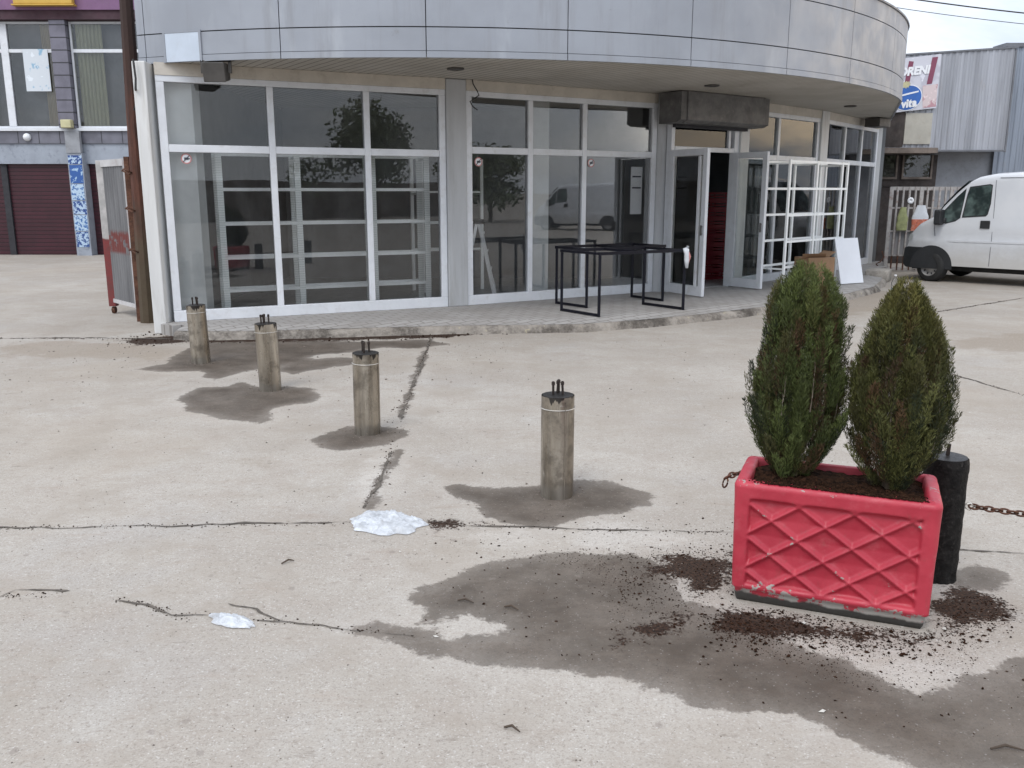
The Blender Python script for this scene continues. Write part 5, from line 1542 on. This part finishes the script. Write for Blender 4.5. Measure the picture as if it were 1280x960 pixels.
# ------------------------------------------------------------------ trees (behind the warehouse and across the road, seen in the glass)
def tree(label, base, h, cr, seed, n=2600, col=(.13, .155, .085), zfrac=.55, leaf=.16):
    rng = np.random.default_rng(seed); o = thing('tree', label, 'tree', base, group=None)
    B = Vector(base); mb = MB()
    mb.tube([B - UZ*.1, B + Vector((.1, 0, h*.3)), B + Vector((0, .1, h*.7))], [h*.03, h*.022, h*.008], 8)
    for k in range(6):
        a = k*1.05; mb.tube([B + UZ*h*(.3+.05*k), B + Vector((math.cos(a)*cr*.6, math.sin(a)*cr*.6, h*(.5+.06*k)))], [h*.012, h*.004], 6)
    mb.build('trunk', M['bark'], o)
    cl = [(rng.normal(0, 1, 3)*np.array([.45, .45, .33])) for _ in range(16)]
    Q = []; C = []
    for i in range(n):
        c = cl[rng.integers(len(cl))]; d = rng.normal(0, 1, 3); d /= np.linalg.norm(d); p = c + d*rng.uniform(.15, .42)
        p = p*np.array([cr, cr, h*(1-zfrac)*.95]) + np.array([0, 0, h*(zfrac+.05)])
        u = rng.normal(0, 1, 3); u /= np.linalg.norm(u); v = np.cross(u, rng.normal(0, 1, 3)); v /= np.linalg.norm(v); s = leaf*rng.uniform(.5, 1.2)
        Q.append((p-u*s, p+v*s*.5, p+u*s, p-v*s*.5)); C.append(np.array(col)*rng.uniform(.6, 1.5))
    Q = np.array(Q); me = bpy.data.meshes.new('crown'); nq = len(Q)
    me.vertices.add(nq*4); me.vertices.foreach_set('co', Q.astype(np.float32).ravel()); me.loops.add(nq*4); me.loops.foreach_set('vertex_index', np.arange(nq*4))
    me.polygons.add(nq); me.polygons.foreach_set('loop_start', np.arange(nq)*4); me.update(calc_edges=True)
    a = me.attributes.new('tint', 'FLOAT_COLOR', 'POINT'); CC = np.ones((nq*4, 4), np.float32); CC[:, :3] = np.repeat(np.array(C), 4, axis=0); a.data.foreach_set('color', CC.ravel())
    me.materials.append(M['leaf']); f = bpy.data.objects.new('crown', me); COL.objects.link(f); f.parent = o
    return o
tree('small tree whose top shows above the billboard roof edge', (15.75, 36, 0), 7.1, 1.6, 1, 1500)
tree('broad dark tree across the yard reflected in the left shop windows', (23.5, -17.5, 0), 6.2, 3.2, 2, 6000, leaf=.15)
tree('round dark tree across the yard beside the broad one', (28.5, -14, 0), 5.4, 2.6, 3, 5000, leaf=.15)
tree('low dark tree across the yard beyond the parked vehicles', (33, -6, 0), 4.2, 3.0, 4, 5000, leaf=.15)
mb = MB(); mb.box(-30, 44, -24.2, -24, 0, 2.2); tag(mb.build('reflection_wall', M['ledge']), 'low brown wall added unseen behind the viewer to fill the reflected horizon', 'wall')  # unseen wall added so the horizon reflected in the panes isn't bare
v2 = copy_tree(van); set_label(v2, 'white panel van parked across the yard, reflected in the glass', (25.5, 1.5, 0), R(80))

# ------------------------------------------------------------------ world, sun, camera
wd_ = bpy.data.worlds.new('World'); scene.world = wd_; wd_.use_nodes = True
nt_ = wd_.node_tree; N_ = nt_.nodes; Lk = nt_.links
bg = N_['Background']
SUN_EL, SUN_AZ = R(52), R(205)     # azimuth from +Y clockwise
sky = N_.new('ShaderNodeTexSky'); sky.sky_type = 'NISHITA'; sky.sun_disc = False; sky.sun_elevation = SUN_EL; sky.sun_rotation = SUN_AZ
tc = N_.new('ShaderNodeTexCoord'); sp = N_.new('ShaderNodeSeparateXYZ'); Lk.new(tc.outputs['Generated'], sp.inputs[0])
def wm(op, a, b=0.0):
    n = N_.new('ShaderNodeMath'); n.operation = op
    for i, v in enumerate((a, b)):
        if isinstance(v, (int, float)): n.inputs[i].default_value = v
        else: Lk.new(v, n.inputs[i])
    return n.outputs[0]
def wr(src, a, b, c0=0, c1=1):
    n = N_.new('ShaderNodeMapRange'); n.interpolation_type = 'SMOOTHSTEP'
    for i, v in enumerate((a, b, c0, c1)): n.inputs[i+1].default_value = v
    Lk.new(src, n.inputs[0]); return n.outputs[0]
def wx(f, a, b):
    n = N_.new('ShaderNodeMix'); n.data_type = 'RGBA'
    for s, v in ((0, f), (6, a), (7, b)):
        if isinstance(v, (int, float)): n.inputs[s].default_value = v
        elif isinstance(v, tuple): n.inputs[s].default_value = (*v, 1)
        else: Lk.new(v, n.inputs[s])
    return n.outputs[2]
mp = N_.new('ShaderNodeMapping'); mp.inputs['Scale'].default_value = (1, 1, 2.6); Lk.new(tc.outputs['Generated'], mp.inputs['Vector'])
cn = N_.new('ShaderNodeTexNoise'); cn.inputs['Scale'].default_value = 2.3; cn.inputs['Detail'].default_value = 7; cn.inputs['Roughness'].default_value = .6; cn.inputs['Distortion'].default_value = .3
Lk.new(mp.outputs[0], cn.inputs['Vector'])
cloud = wx(wr(cn.outputs['Fac'], .36, .66), (6.3, 7.1, 8.5), (10.2, 10.45, 10.9))
# low warm band of evening cloud toward +X
warm = wm('MULTIPLY', wm('MULTIPLY', wr(sp.outputs[0], .55, .85), wr(sp.outputs[1], -.42, .0)), wm('MULTIPLY', wr(sp.outputs[2], -.02, .06), wr(sp.outputs[2], .20, .40, 1, 0)))
cloud = wx(wm('MULTIPLY', warm, wr(cn.outputs['Fac'], .36, .56)), cloud, (27, 21.6, 15.4))
hg = wr(sp.outputs[2], .06, .34, .86, 1.32)
vm = N_.new('ShaderNodeVectorMath'); vm.operation = 'SCALE'; Lk.new(wx(.86, sky.outputs[0], cloud), vm.inputs[0]); Lk.new(hg, vm.inputs['Scale'])
Lk.new(vm.outputs[0], bg.inputs['Color'])
bg.inputs['Strength'].default_value = .09

sl = bpy.data.lights.new('sun', 'SUN'); sl.energy = 1.0; sl.angle = R(25); sl.color = (1, .97, .92)
so_ = bpy.data.objects.new('sun', sl); COL.objects.link(so_)
dirv = Vector((math.sin(SUN_AZ)*math.cos(SUN_EL), math.cos(SUN_AZ)*math.cos(SUN_EL), math.sin(SUN_EL)))
so_.rotation_euler = (-dirv).to_track_quat('-Z', 'Y').to_euler()

cam = bpy.data.cameras.new('camera'); cam.sensor_width = 36; cam.lens = F/1280*36; cam.clip_end = 3000; cam.clip_start = .05
co_ = bpy.data.objects.new('camera', cam); COL.objects.link(co_); co_.location = (0, 0, CH); co_.rotation_euler = (R(90) - TH, 0, 0)
scene.camera = co_
vs_ = scene.view_settings; scene.display_settings.display_device = 'sRGB'
vs_.view_transform = 'Standard'; vs_.look = 'None'; vs_.exposure = .60; vs_.gamma = 1; vs_.use_curve_mapping = False
cy = scene.cycles; cy.max_bounces = 8; cy.transparent_max_bounces = 16; cy.diffuse_bounces = 4; cy.glossy_bounces = 4; cy.caustics_reflective = False; cy.caustics_refractive = False
